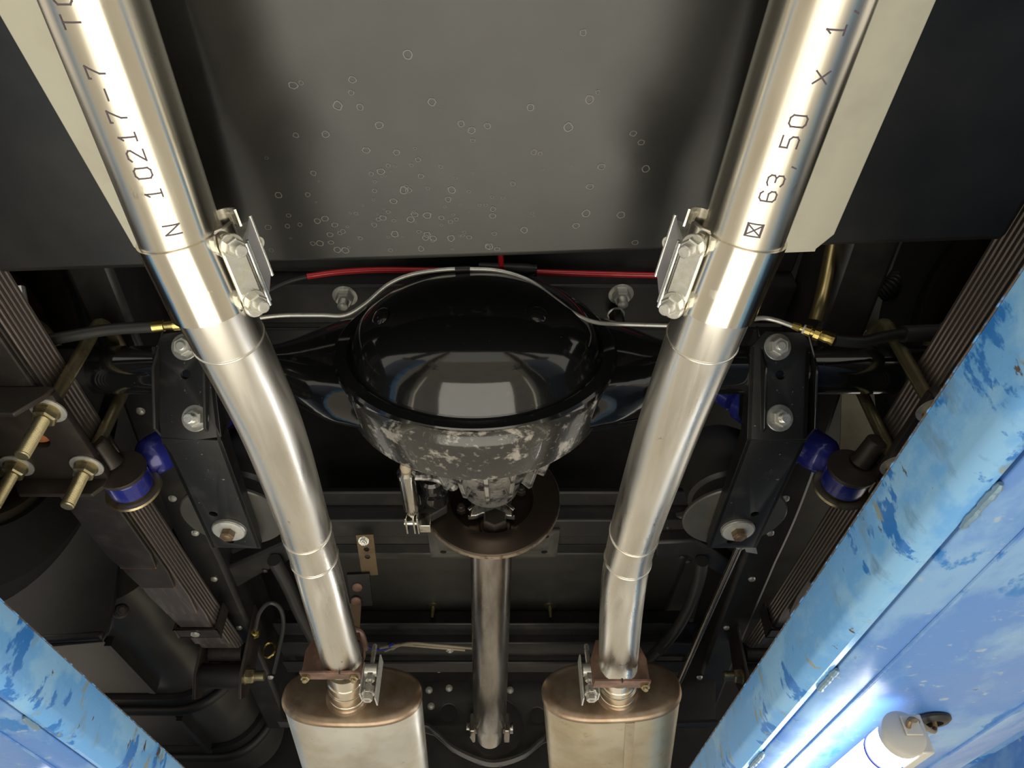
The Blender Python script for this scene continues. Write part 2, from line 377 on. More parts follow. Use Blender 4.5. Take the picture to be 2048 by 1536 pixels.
# ------------------------------------------------------------------ exhaust
GL = {'0': [[(0, 1), (0, 6), (1, 7), (3, 7), (4, 6), (4, 1), (3, 0), (1, 0), (0, 1)]], '1': [[(1, 5.5), (2, 7), (2, 0)], [(.6, 0), (3.4, 0)]],
      '2': [[(0, 6), (1, 7), (3, 7), (4, 6), (4, 5), (0, 0), (4, 0)]], '7': [[(0, 6.2), (0, 7), (4, 7), (1.6, 2), (1.5, 0)]], '-': [[(.2, 3.5), (3.8, 3.5)]],
      'N': [[(0, 0), (0, 7), (4, 0), (4, 7)]], 'T': [[(0, 7), (4, 7)], [(2, 7), (2, 0)]], 'O': [[(0, 1), (0, 6), (1, 7), (3, 7), (4, 6), (4, 1), (3, 0), (1, 0), (0, 1)]],
      '6': [[(3.6, 6.2), (2.8, 7), (1, 7), (0, 6), (0, 1), (1, 0), (3, 0), (4, 1), (4, 2.6), (3, 3.6), (0, 3.4)]], '3': [[(0, 6.4), (1, 7), (3, 7), (4, 6), (4, 4.6), (3, 3.7), (1.5, 3.7)], [(3, 3.7), (4, 2.8), (4, 1), (3, 0), (1, 0), (0, .8)]],
      '5': [[(4, 7), (0, 7), (0, 4), (3, 4), (4, 3), (4, 1), (3, 0), (0, 0)]], ',': [[(2, .8), (1.4, -1)]], '.': [[(1.8, .1), (2.4, .1)]], 'x': [[(0, 0), (4, 5)], [(0, 5), (4, 0)]],
      '#': [[(0, 0), (0, 7), (4, 7), (4, 0), (0, 0)], [(.4, .4), (3.6, 6.6), (.4, 6.6), (3.6, .4), (.4, .4)]]}
def lettering(chars, o, t, r, parent, side):
    """chars: (char, distance along pipe, angle); letters run along -t with tops towards -X, printed on the pipe of radius r"""
    t = V(t).normalized(); mb = MB()
    down = V((0, 0, -1)); down = (down - t * down.dot(t)).normalized(); rt = down.cross(t)
    if rt.x < 0: rt = -rt
    def onp(s, ang): return o + t * s + (down * math.cos(ang) + rt * math.sin(ang)) * (r + .00025)
    for ch, s0, a0, cw, chh in chars:
        mb = MB()
        for st in GL[ch]:
            pts = [(s0 - (u - 2) / 4 * cw, a0 - (v - 3.5) / 7 * chh / r) for u, v in st]
            hw = .00052
            for (sa, aa), (sb, ab) in zip(pts, pts[1:]):
                n = 4; dx, dy = sb - sa, (ab - aa) * r; L = math.hypot(dx, dy) or 1e-9
                nx, ny = -dy / L * hw, dx / L * hw / r; vs_ = []
                for k in range(n + 1):
                    q = -.0006 / L + k / n * (1 + .0012 / L)
                    vs_ += [onp(sa + dx * q + nx, aa + (ab - aa) * q + ny), onp(sa + dx * q - nx, aa + (ab - aa) * q - ny)]
                mb.add(vs_, [[2 * k, 2 * k + 1, 2 * k + 3, 2 * k + 2] for k in range(n)])
        build(mb, 'printed_character', m_ink, parent, kind='stuff')

R = .03175
def exhaust(side, top, c0, c1, mids, lug_side):
    """top: far end above the frame, c0/c1: clamp ends, mids: path of the mid pipe"""
    top, c0, c1 = V(top), V(c0), V(c1)
    t = (c1 - c0).normalized()
    nm = 'left' if side < 0 else 'right'
    # tail pipe
    tp = thing('tail_pipe', c0, 'stainless tail pipe printed %s, in the upper %s' % ('N 10217-7 TO' if side < 0 else '63,50 x 1', nm), 'exhaust pipe', 'polished tail pipes')
    d = (top - c0).normalized(); far = c0 + d * ((top - c0).length + .35)
    mb = MB().tube([far, c0, c0 + (c1 - c0) * .15], R, 64)
    build(mb, 'pipe_wall', m_pipe, tp)
    td = -d
    if side < 0:
        seq = [('N', 460, 345), ('1', 388, 307), ('0', 347, 286), ('2', 312, 272), ('1', 275, 254), ('7', 234, 234), ('-', 190, 213), ('7', 145, 190), ('T', 45, 142), ('O', -5, 122)]
    else:
        seq = [('#', 461, 1508), ('6', 393, 1536), ('3', 362, 1552), (',', 334, 1573), ('5', 285, 1580), ('0', 243, 1597), ('x', 155, 1638), ('1', 60, 1673), (',', 22, 1698)]
    chars = []
    down = V((0, 0, -1)); down = (down - td * down.dot(td)).normalized(); rt = down.cross(td)
    if rt.x < 0: rt = -rt
    for ch, py, px in seq:
        rr = ray(px, py).normalized()
        # hit the pipe cylinder
        o_ = -c0; dp = rr - td * rr.dot(td); op = o_ - td * o_.dot(td)
        A = dp.dot(dp); B = 2 * dp.dot(op); C_ = op.dot(op) - R * R; D = B * B - 4 * A * C_
        if D < 0: continue
        h = rr * ((-B - math.sqrt(D)) / (2 * A)); q = h - c0; s0 = q.dot(td); q = q - td * s0
        cw = .0075 if ch not in '#' else .010
        chars.append((ch, s0, math.atan2(q.dot(rt), q.dot(down)), cw, .0112 if ch not in 'x' else .0125))
    lettering(chars, c0, td, R, tp, side)
    # mid pipe
    mp = thing('mid_pipe', c1, 'bent stainless pipe from the %s band clamp down to the %s muffler' % (nm, nm), 'exhaust pipe', 'bent mid pipes')
    path = spline([c0 + (c1 - c0) * .3, c1] + [V(p) for p in mids], 14)
    build(MB().tube(path, R * .985, 64), 'pipe_wall', m_pipe2, mp)
    # slight swaged ring and pie-cut weld beads
    def ringat(p, tt, tilt, r=R * .985, w_=.0014):
        a, u, v = frame(tt + tilt)
        pts = [p + (u * math.cos(q) + v * math.sin(q)) * r for q in [2 * math.pi * k / 40 for k in range(41)]]
        return MB().tube(pts, w_, 8, cap=False)
    k1 = 14 + 4
    build(ringat(path[k1], path[k1 + 1] - path[k1 - 1], V((0, 0, 0)), R * .985, .0011), 'swage_ring', m_pipe2, mp)
    for kk, tl in ((14 * 3 - 2, .25), (14 * 3 + 3, .1)):
        if kk < len(path) - 1:
            tt = (path[kk + 1] - path[kk - 1]).normalized()
            build(ringat(path[kk], tt, V((tl * side * -.3, 0, tl * .4)), R * .985, .0016), 'weld_seam', m_pipe2, mp)
    # band clamp
    bc = thing('band_clamp', (c0 + c1) / 2, 'wide polished band clamp with two bolts on the %s exhaust' % nm, 'clamp', 'wide exhaust band clamps')
    L = (c1 - c0).length; rs_ = R + .0022
    build(MB().lathe(c0, t, [(0, R + .0002), (0, rs_), (L, rs_), (L, R * .985 + .0002)], 64, close=True), 'band', m_polish, bc)
    mid = (c0 + c1) / 2
    n = -(mid.normalized()); n = (n - t * n.dot(t)).normalized()
    e = t.cross(n)
    if e.x * side > 0: e = -e
    # rotate the lug frame a little about the pipe axis
    ang = math.radians(-14) * (1 if t.cross(e).dot(n) > 0 else -1)
    q = Matrix.Rotation(ang * 1.0, 3, t); e = q @ e; n = q @ n
    def P(a, b, c): return c0 + t * a + e * b + n * c
    # pinched band ears (solid saddle block) running along the pipe
    poly = [(.012, .028), (.026, .0265), (.036, .022), (.041, .004), (.038, -.012), (.030, -.022), (.018, -.026)]
    vs0 = [P(-.002, b, c) for b, c in poly]
    build(MB().prism(vs0, t * (L + .002)), 'band_ear', m_polish, bc, bevel=.002)
    # curved reaction saddle at the near end
    arc = [V((.034 + .011 * math.cos(a), .010 + .011 * math.sin(a), 0)) for a in [math.radians(x) for x in range(-200, 21, 20)]]
    out = [P(-.006, p.x, p.y) for p in arc] + [P(-.006, .034 + (p.x - .034) * .84, .010 + (p.y - .010) * .84) for p in reversed(arc)]
    build(MB().prism(out, t * (L * .22)), 'saddle', m_zinc, bc)
    # reaction bar under the nuts
    o2 = [(.0005, 0)]
    bw, bl0, bl1 = .0092, .004, L + .012
    c_b, c_c = .0245, .0265
    bar = [(bl0 + bw * (1 - math.cos(a)), bw * math.sin(a)) for a in [math.radians(x) for x in range(-90, 91, 15)]]
    bar = [(bl0 + bw - bw * math.cos(a), bw * math.sin(a)) for a in [math.radians(x) for x in range(-90, 91, 15)]] + [(bl1 - bw + bw * math.cos(a), bw * math.sin(a)) for a in [math.radians(x) for x in range(90, -91, -15)]]
    build(MB().prism([P(a, c_b + b, c_c) for a, b in bar], n * .005), 'reaction_bar', m_zinc, bc, bevel=.0015)
    for a in (.012, L - .010 + .006):
        nutbolt(bc, P(a, c_b, c_c + .005), n, .0098, .0082, .0085, .0052, .0085, m_zinc, m_zinc, m_zincdull, wt=.0022)
    # outer channel plate with two rolled ridges
    f0, f1 = P(0, .0370, .024), P(0, .0600, -.010)
    dd = (f1 - f0); nn = t.cross(dd).normalized()
    if nn.dot(n) < 0: nn = -nn
    build(MB().prism([f0 + t * .020, f0 + t * (L + .006), f1 + t * (L - .001), f1 + t * .014], nn * .0016), 'channel_plate', m_chan, bc)
    for q0, a0, a1 in ((f0, .018, L + .010), (f0 + dd * .12, .018, L + .008), (f1, .012, L + .003)):
        build(MB().tube([q0 + t * a0 + nn * .0014, q0 + t * a1 + nn * .0014], .0017, 10), 'rolled_ridge', m_zinc, bc)
    build(MB().prism([P(.016, .033, .022), P(.016, .037, .024), P(.016, .060, -.010), P(.016, .044, -.012)], t * L * .8), 'wedge_block', m_zincdull, bc, bevel=.001)
    nutbolt(bc, f1 + t * (L * .55) - dd.normalized() * .002, dd + n * -.3, .006, .0065, .005, .004, .003, m_zinc, m_zinc, m_zinc)

exhaust(-1, W(190, 0, z=.482), W(360, 468, z=.468), W(425, 612, z=.458),
        [W(545, 860, z=.466), W(620, 1085, z=.490), W(652, 1200, z=.476), W(684, 1322, z=.462)], -1)
exhaust(1, W(1645, 0, z=.482), W(1488, 465, z=.468), W(1430, 612, z=.458),
        [W(1335, 860, z=.466), W(1262, 1090, z=.490), W(1244, 1200, z=.476), W(1236, 1330, z=.462)], 1)

# mufflers
def muffler(cx, face_px, neck_px, t, nm, mbody, mend, pend):
    C0 = W(*face_px, y=1.300); t = V(t).normalized()
    xa = V((1, 0, 0)); xa = (xa - t * xa.dot(t)).normalized(); ya = t.cross(xa)
    if ya.z < 0: ya = -ya
    th = thing('muffler', C0, 'oval muffler, %s, %s of the drive shaft' % (('paler silver body', 'left') if nm == 'left' else ('browner body with a lengthwise seam', 'right')), 'muffler', 'oval mufflers')
    def ov(w_, h_, off, n=72):
        out = []; hw, hh = w_ / 2, h_ / 2; s = hw - hh
        for k in range(n):
            a = 2 * math.pi * k / n; ca, sa = math.cos(a), math.sin(a)
            e_ = 2.7
            x = hw * math.copysign(abs(ca) ** (2 / e_), ca); y = hh * math.copysign(abs(sa) ** (2 / 2.35), sa)
            out.append(C0 + xa * x + ya * y + t * off)
        return out
    w0, h0 = .246, .112
    build(MB().loft([ov(w0 - .004, h0 - .004, .004), ov(w0, h0, .010), ov(w0, h0, .40)]), 'body_shell', mbody, th)
    build(MB().loft([ov(w0 * .2, h0 * .2, -.0035), ov(w0 - .03, h0 - .022, -.003), ov(w0 - .006, h0 - .006, -.001), ov(w0 + .001, h0 + .001, .002), ov(w0 + .0035, h0 + .0035, .005), ov(w0 + .0035, h0 + .0035, .010), ov(w0, h0, .0115)]), 'end_cap', mend, th, ang=50, label='browned end cap')
    r0 = ray(*neck_px); k = (C0.dot(t)) / r0.dot(t); p = r0 * k
    build(MB().lathe(p + t * .004, -t, [(0, .047), (.004, .046), (.009, .036), (.014, .0335)], 40), 'neck_collar', mend, th)
    nd = V(pend) - p; nl = nd.length
    build(MB().lathe(p, nd, [(0, .0318), (.022, .0318), (.0225, .0335), (.030, .0335), (.0305, .0322), (nl * .7, .0322), (nl * .705, .0308), (nl, .0308)], 48), 'neck', m_polish, th)
    if nm == 'right':
        sx_ = W(1248, 1480, y=1.36)
        q = [C0 + xa * .018 - ya * (h0 / 2 + .0006) + t * .012, C0 + xa * .034 - ya * (h0 / 2 + .0006) + t * .012]
        build(MB().prism([q[0], q[1], q[1] + t * .38, q[0] + t * .38], -ya * .0012), 'body_seam', m_muf2, th)
    return p, -nd.normalized(), xa, ya
ML = muffler(-.26, (704, 1387), (697, 1392), (-.008, math.cos(math.radians(11)), -math.sin(math.radians(11))), 'left', m_muf, m_mufend, W(688, 1330, z=.461))
MR = muffler(.2, (1222, 1378), (1235, 1385), (.085, math.cos(math.radians(9)), -math.sin(math.radians(9))), 'right', m_muf2, m_mufend, W(1236, 1338, z=.461))

def flange(px, py, yy, wpx0, wpx1, nm, side):
    c = W(px, py, y=yy)
    th = thing('pipe_flange', c, 'rusty brown saddle flange where the %s pipe meets its muffler' % nm, 'flange', 'rusty saddle flanges')
    d = c.y * CP + c.z * SP
    x0, x1 = (wpx0 - CX) / F * d, (wpx1 - CX) / F * d
    hw = (x1 - x0) / 2; cx_ = (x0 + x1) / 2
    hole = (c.x - cx_, 0)
    M = M3((cx_, yy, c.z), (1, 0, 0), (0, 0, 1))
    o = [(-hw, -.032), (hw, -.032), (hw, .006), (hw * .75, .036), (-hw * .75, .036), (-hw, .006)]
    build(MB().plate(o, [(hole[0], hole[1], .0325)], .006, M, .0008), 'flange_plate', m_rust, th)
    build(MB().bx(x0, x1, yy - .022, yy + .004, c.z - .036, c.z - .0315), 'bottom_lip', m_rust, th, bevel=.001)
    build(MB().bx(c.x - .0012, c.x + .0012, yy - .0226, yy - .018, c.z - .0366, c.z - .031), 'marker_line', m_marker, th)
    for sx in (-1, 1):
        if side > 0 and sx < 0: continue
        nutbolt(th, (cx_ + sx * (hw - .009), yy - .012, c.z - .036), (0, -.25, -1), .0, .0072, .006, .004, .004, m_ubolt, m_ubolt, m_ubolt)
    # lug clamp with its upright screw beside the neck
    q = thing('neck_clamp', c, 'small zinc clamp with an upright screw beside the %s muffler neck' % nm, 'clamp', 'small zinc neck clamps')
    sx_ = W(742 if side < 0 else 1178, 1345, y=yy + .035)
    ax = V((0, .10, 1)).normalized()
    build(MB().lathe(sx_ - ax * .046, ax, [(0, .0042), (.093, .0042), (.095, .003)], 12), 'screw', m_zinc, q)
    for h0, hh, rr in ((-.046, .009, .0085), (-.036, .003, .0105), (-.032, .010, .0088), (-.014, .012, .0080)):
        build(MB().hexa(sx_ + ax * h0, ax, rr, hh) if hh > .005 else MB().lathe(sx_ + ax * h0, ax, [(0, rr), (hh, rr)], 20), 'nut' if hh > .005 else 'washer', m_zinc, q)
    build(MB().lathe(sx_ + ax * .004 + V((0, 0, 0)), (1, 0, 0), [(-.010, .010), (.010, .010)], 24), 'barrel', m_zincdull, q)
    sg = 1 if side < 0 else -1
    build(MB().box(sx_ + V((sg * .0135, .004, -.010)), (.0011, 0, 0), (0, .016, 0), (0, .003, .036)), 'lug_plate', m_zincdull, q)
    build(MB().box(sx_ + V((-sg * .012, .004, -.012)), (.0011, 0, 0), (0, .014, 0), (0, .003, .026)), 'lug_plate', m_zincdull, q)
    nk = (ML if side < 0 else MR)[0]; tt = (ML if side < 0 else MR)[1]
    build(MB().lathe(nk - tt * .070, tt, [(0, .0325), (0, .0342), (.030, .0342), (.030, .0325)], 48, close=True), 'band', m_polish, q)
flange(690, 1312, 1.128, 612, 728, 'left', -1)
flange(1236, 1328, 1.128, 1182, 1292, 'right', 1)

# ------------------------------------------------------------------ rear axle
AC = V((-.030, .715, .703)); RT = .0345
ax_t = thing('rear_axle', AC, 'glossy black rear axle housing with a round domed cover in the middle', 'axle')
rings = []
xs = [-.72, -.60, -.50, -.36, -.30, -.275, -.25, -.225, -.20, -.185, -.17, -.155, -.14, -.12, -.09, -.05, 0, .05, .09, .12, .14, .155, .17, .185, .20, .225, .25, .275, .30, .36, .50, .60, .72]
for x in xs:
    ad = abs(x)
    tt = max(0, min(1, (.30 - ad) / .125)); s = tt * tt * (3 - 2 * tt)
    circ = .146 * math.sqrt(max(0, 1 - (min(ad, .187) / .188) ** 2))
    flare = RT + (.088 - RT) * s
    hz = max(flare, circ) if ad < .21 else flare
    if .14 < ad < .21: hz = max(hz, flare) * .5 + .5 * (flare ** 4 + circ ** 4) ** .25
    hy = RT + (.050 - RT) * s
    e_ = 2 + .5 * s
    rg = []
    for k in range(40):
        a = 2 * math.pi * k / 40; ca, sa = math.cos(a), math.sin(a)
        rg.append(AC + V((x, hy * math.copysign(abs(ca) ** (2 / e_), ca), hz * math.copysign(abs(sa) ** (2 / e_), sa))))
    rings.append(rg)
build(MB().loft(rings), 'axle_housing', m_gloss, ax_t, ang=60)
# the ring wall of the banjo, towards the front
build(MB().lathe(AC + V((0, -.052, 0)), (0, 1, 0), [(0, .150), (0, .160), (.006, .168), (.016, .1715), (.085, .168), (.090, .163), (.094, .163), (.096, .158)], 96).scaled(AC, (1.10, 1, .98)), 'ring_wall', m_scraped, ax_t)
# the domed cover
dome = [(.012, .1665), (.002, .1665), (-.002, .163), (-.003, .150), (.0, .147), (-.006, .1445), (-.030, .139), (-.050, .128), (-.068, .110), (-.082, .085), (-.091, .056), (-.095, .028), (-.096, 0)]
build(MB().lathe(AC + V((0, -.052, 0)), (0, 1, 0), dome, 96).scaled(AC + V((0, -.052, -.075)), (1.15, .86, .88)), 'domed_cover', m_gloss, ax_t, ang=28)
for px, py in ((757, 635), (1083, 632)):
    r0 = ray(px, py).normalized()
    c = W(px, py, y=.60)
    for yy in [.58 + .002 * i for i in range(60)]:
        p = W(px, py, y=yy); rr = math.hypot((p.x - AC.x) / 1.15, (p.z - AC.z + .009) / .88)
        pr = dome[5:]; dz = -.05
        for (h0, r0_), (h1, r1_) in zip(pr, pr[1:]):
            if r1_ <= rr <= r0_: dz = -.052 + .86 * (h0 + (h1 - h0) * (r0_ - rr) / (r0_ - r1_))
        c = p
        if p.y - AC.y >= dz: break
    nrm = (c - (AC + V((0, -.0, 0)))).normalized()
    build(MB().lathe(c - nrm * .004, nrm, [(0, .016), (.004, .0145), (.008, .009), (.009, .001)], 28), 'cover_plug', m_gloss, ax_t, ang=60)
# carrier casting and pinion nose
PC = V((-.010, 1.00, .672)); pa = (PC - (AC + V((.012, .05, 0)))).normalized(); P0 = AC + V((.012, .042, -.004))
build(MB().lathe(P0, pa, [(0, .150), (.012, .150), (.016, .128), (.040, .112), (.075, .098), (.112, .090), (.122, .080), (.130, .060), (.17, .052), (.20, .045)], 64), 'carrier_casting', m_cast, ax_t)
a_, u_, v_ = frame(pa)
for k in range(18):
    q = 2 * math.pi * k / 18; rd = u_ * math.cos(q) + v_ * math.sin(q); tg = u_ * -math.sin(q) + v_ * math.cos(q)
    b0 = P0 + pa * .016 + rd * .120; b1 = P0 + pa * .124 + rd * .088
    build(MB().prism([b0 - tg * .004 - rd * .02, b0 + tg * .004 - rd * .02, b0 + tg * .0035 + rd * .010, b0 - tg * .0035 + rd * .010], b1 - b0), 'casting_rib', m_cast, ax_t, bevel=.001)
# spring saddles, bracket mounts, weld lines
for sx, x in ((-1, -.598), (1, .592)):
    sd = MB().prism([V((x - .034, .715 - .046, .653)), V((x - .034, .715 + .046, .653)), V((x - .034, .715 + .034, .712)), V((x - .034, .715 - .034, .712))], (.068, 0, 0))
    build(sd, 'spring_saddle', m_frame, ax_t, bevel=.003)
for sx, x in ((-1, -.43), (1, .392)):
    for o in (-.034, .034):
        g = MB().prism([V((x + o, .660, .735)), V((x + o, .735, .742)), V((x + o, .800, .690)), V((x + o, .785, .625)), V((x + o, .735, .612)), V((x + o, .676, .668))], (.004, 0, 0))
        build(g, 'mount_web', m_gloss if sx > 0 else m_frame, ax_t, bevel=.001)
for x in (-.255, .245):
    build(MB().lathe(AC + V((x - AC.x - .03, 0, 0)), (1, 0, 0), [(0, .034), (.003, .0358), (.007, .0358), (.010, .034)], 40), 'weld_line', m_gloss, ax_t)

# ------------------------------------------------------------------ parking brake disc, yoke, drive shaft
pd = (V((-.018, 1.75, .558)) - PC).normalized()
ds = thing('brake_disc', PC, 'round brown parking brake disc on the pinion in front of the drive shaft', 'brake disc')
RD = .1135
build(MB().lathe(PC, (0, 1, -.03), [(.004, .030), (.004, .066), (-.016, .070), (-.018, .073), (-.018, RD - .003), (-.016, RD - .0005), (-.008, RD - .0005), (-.007, RD - .003), (.006, .075), (.012, .03)], 96, close=True), 'disc_plate', m_disc, ds)
build(MB().lathe(PC, (0, 1, -.03), [(-.0165, RD - .001), (-.0162, RD + .0004), (-.0090, RD + .0004), (-.0085, RD - .001)], 96, close=True), 'disc_rim', m_discrim, ds, label='bare scored rim of the disc')
for k in range(4):
    a = math.radians(20 + 90 * k) if True else 0
    p = PC + V((math.cos(a) * .053, 0, math.sin(a) * .053)) if False else PC + V((.053 * math.cos(a), -.001, .053 * math.sin(a)))
    nutbolt(ds, p, (0, -1, .03), .0, .0085, .010, .0055, .006, m_platebrown, m_platebrown, m_platebrown)
yk = thing('pinion_yoke', PC, 'star shaped steel yoke with a big nut inside the brake disc', 'yoke')
star = []
for k in range(32):
    a = 2 * math.pi * k / 32; r = .034 + .020 * max(0, math.cos(4 * (a - math.radians(45)))) ** 2.0
    star.append(PC + V((r * math.cos(a), -.006, r * math.sin(a))))
build(MB().prism(star, (0, -.012, 0)), 'flange_star', m_cast, yk, bevel=.0015)
nb = W(990, 1052, y=PC.y)
build(MB().lathe(nb, (0, -1, .03), [(-.004, .026), (0, .026), (.002, .024)], 28), 'nut_washer', m_disc, yk)
build(MB().hexa(nb, (0, -1, .2), .021, .022), 'pinion_nut', m_platebrown, yk)
for k in range(4):
    a = math.radians(45 + 90 * k); rd = V((math.cos(a), 0, math.sin(a)))
    build(MB().box(PC + rd * .042 + V((0, -.026, 0)), rd * .010, (0, .010, 0), rd.cross(V((0, 1, 0))) * .003), 'yoke_arm', m_chrome, yk, bevel=.001)
dsh = thing('drive_shaft', PC, 'long bare steel drive shaft running down the middle to the crossmember hole', 'drive shaft')
s0 = PC + pd * .02; sl_ = (V((-.018, 1.75, .558)) - PC).length
build(MB().lathe(s0, pd, [(0, .030), (.02, .0375), (sl_ - .06, .0375), (sl_ - .055, .0355), (sl_ - .02, .034), (sl_ + .03, .030)], 56), 'shaft_tube', m_steel, dsh)
for sx in (-1, 1):
    build(MB().box(s0 + pd * (sl_ - .01) + V((sx * .040, 0, 0)), (.007, 0, 0), pd * .028, (0, .004, .022)), 'joint_ear', m_steel, dsh, bevel=.003)
    build(MB().cyl(s0 + pd * (sl_ - .01) + V((sx * .03, 0, 0)), s0 + pd * (sl_ - .01) + V((sx * .054, 0, 0)), .013), 'joint_cap', m_cast, dsh)

# park brake linkage
lk = thing('brake_linkage', W(825, 1000, y=.92), 'bright lever linkage hanging left of the brake disc', 'linkage')
c0 = W(812, 940, y=.845); c1 = W(824, 1022, y=.945); cd = (c1 - c0).normalized(); LL = (c1 - c0).length
build(MB().lathe(c0, cd, [(0, .010), (.004, .0140), (.012, .0140), (.014, .0125), (LL - .012, .0125), (LL, .010), (LL + .016, .005)], 28), 'cylinder', m_chrome, lk)
build(MB().lathe(c0, -cd, [(0, .0075), (.008, .0085), (.016, .006)], 20), 'rubber_boot', m_wire, lk)
cv = W(826, 1042, y=.965)
for o in (-.009, .003, .009):
    build(MB().box(cv + V((o, 0, 0)), (.0016, 0, 0), cd * .020, (0, .004, .013)), 'clevis_plate', m_chrome, lk, bevel=.0008)
build(MB().cyl(cv + V((-.013, 0, -.003)), cv + V((.013, 0, -.003)), .0045), 'clevis_pin', m_chrome, lk)
build(MB().box(cv + V((.020, 0, -.003)), (.009, 0, 0), (0, .010, 0), (0, 0, .012)), 'lever_end', m_chrome, lk, bevel=.001)
a0 = W(838, 1040, y=.965); a1 = W(895, 1008, y=.965)
build(MB().box((a0 + a1) / 2, (a1 - a0) / 2, (0, .010, 0), (0, 0, .011)), 'lever_arm', m_frame, lk, bevel=.002)
hb = W(868, 990, y=.95)
build(MB().lathe(hb, (0, 1, .1), [(-.060, .016), (-.055, .020), (-.030, .020), (-.028, .026), (0, .026), (.004, .022)], 32), 'pivot_boss', m_gloss, lk)
b0 = W(815, 952, y=.86); b1 = W(868, 955, y=.875); b2 = W(905, 972, y=.90)
build(MB().tube(spline([b0, b1, b2], 6), .0065, 10), 'upper_arm', m_cast, lk)
build(MB().lathe(W(905, 974, y=.90), (0, -1, .2), [(0, .009), (.012, .009)], 16), 'arm_boss', m_cast, lk)

# ------------------------------------------------------------------ long black brackets bolted to the axle
def bracket(x, nm, side):
    A = V((x - .006, .655, .716)); B = V((x - side * .013, .752, .606)); Cc = V((x - (.008 if side > 0 else 0), 1.030, .604))
    xr = V((1, 0, 0)); hw = .040
    th = thing('suspension_bracket', B, 'black cranked bracket with three bolts on the %s of the axle' % nm, 'bracket', 'cranked black brackets')
    d1 = (B - A); L1 = d1.length; d1.normalize(); d2 = (Cc - B); L2 = d2.length; d2.normalize()
    def MY(o, d): return M3(o, xr - d * xr.dot(d), d)
    M = MY(A, d1)
    ch = .012
    build(MB().plate([(-hw, ch * 2), (-hw + ch * 1.6, 0), (hw - ch, 0), (hw, ch), (hw, L1), (-hw, L1)], [(.002, .058, .0072)], .006, M, .0006), 'upper_plate', m_black, th)
    M2 = MY(B, d2)
    hx = hw * .98
    build(MB().plate([(-hw, 0), (hw, 0), (hx, L2), (-hx, L2)], [(-.014 if side < 0 else .014, L2 - .098, .0072), (-.006, L2 - .020, .0072)], .006, M2, .0006), 'lower_plate', m_black, th)
    up = V((0, 0, 1))
    for s in (-1, 1):
        o = xr * s * hw
        n1 = xr.cross(d1); n1 = n1 if n1.z > 0 else -n1; n2 = V((0, 0, 1))
        build(MB().prism([A + o + d1 * .02, B + o, B + o + n1 * .026 + n2 * .004, A + o + d1 * .02 + n1 * .012], xr * -s * .005), 'side_flange', m_black, th)
        build(MB().prism([B + o, Cc + o * .98, Cc + o * .98 + n2 * .014, B + o + n2 * .028], xr * -s * .005), 'side_flange', m_black, th)
    nf = -xr.cross(d1); nf = nf if nf.z < 0 else -nf
    nutbolt(th, A + d1 * .020 + xr * (.006 if side < 0 else -.004), nf, .0185, .0130, .0105, .0065, .004, m_washer, m_zincdull, m_zincdull, wt=.0025)
    nutbolt(th, A + d1 * (L1 - .030) + xr * (.009 if side < 0 else .002), nf, .0185, .0125, .0105, .0070, .012, m_washer, m_zincdull, m_zinc, wt=.0025, thread=True)
    nd = V((0, -.05, -1))
    b = nutbolt(th, B + d2 * (L2 - .058) + xr * (.002 if side < 0 else -.004), nd, .0265, .0115, .012, .0075, .001, m_washer, m_strap, m_strap, wt=.006)
    build(MB().lathe(B + d2 * (L2 - .058) + xr * (.002 if side < 0 else -.004), nd, [(0, .0265), (.002, .0265), (.0022, .024), (.006, .024), (.007, .020)], 36), 'thick_washer', m_zincdull, b)
    # round air spring seat above the far end
    sc = Cc + V((-.004 * side, -.055, .022))
    ap = thing('air_spring', sc, 'grey round air spring seat above the end of the %s cranked bracket' % nm, 'air spring', 'air springs')
    build(MB().lathe(sc, (0, 0, 1), [(0, .080), (.002, .082), (.006, .082), (.008, .079)], 56), 'seat_disc', m_ptank, ap)
    build(MB().lathe(sc + V((0, 0, .008)), (.0, .06, 1), [(0, .052), (.004, .056), (.030, .060), (.036, .066), (.10, .070), (.13, .066), (.15, .05)], 48), 'bellows', m_hose, ap)
bracket(-.428, 'left side', -1)
bracket(.392, 'right side', 1)

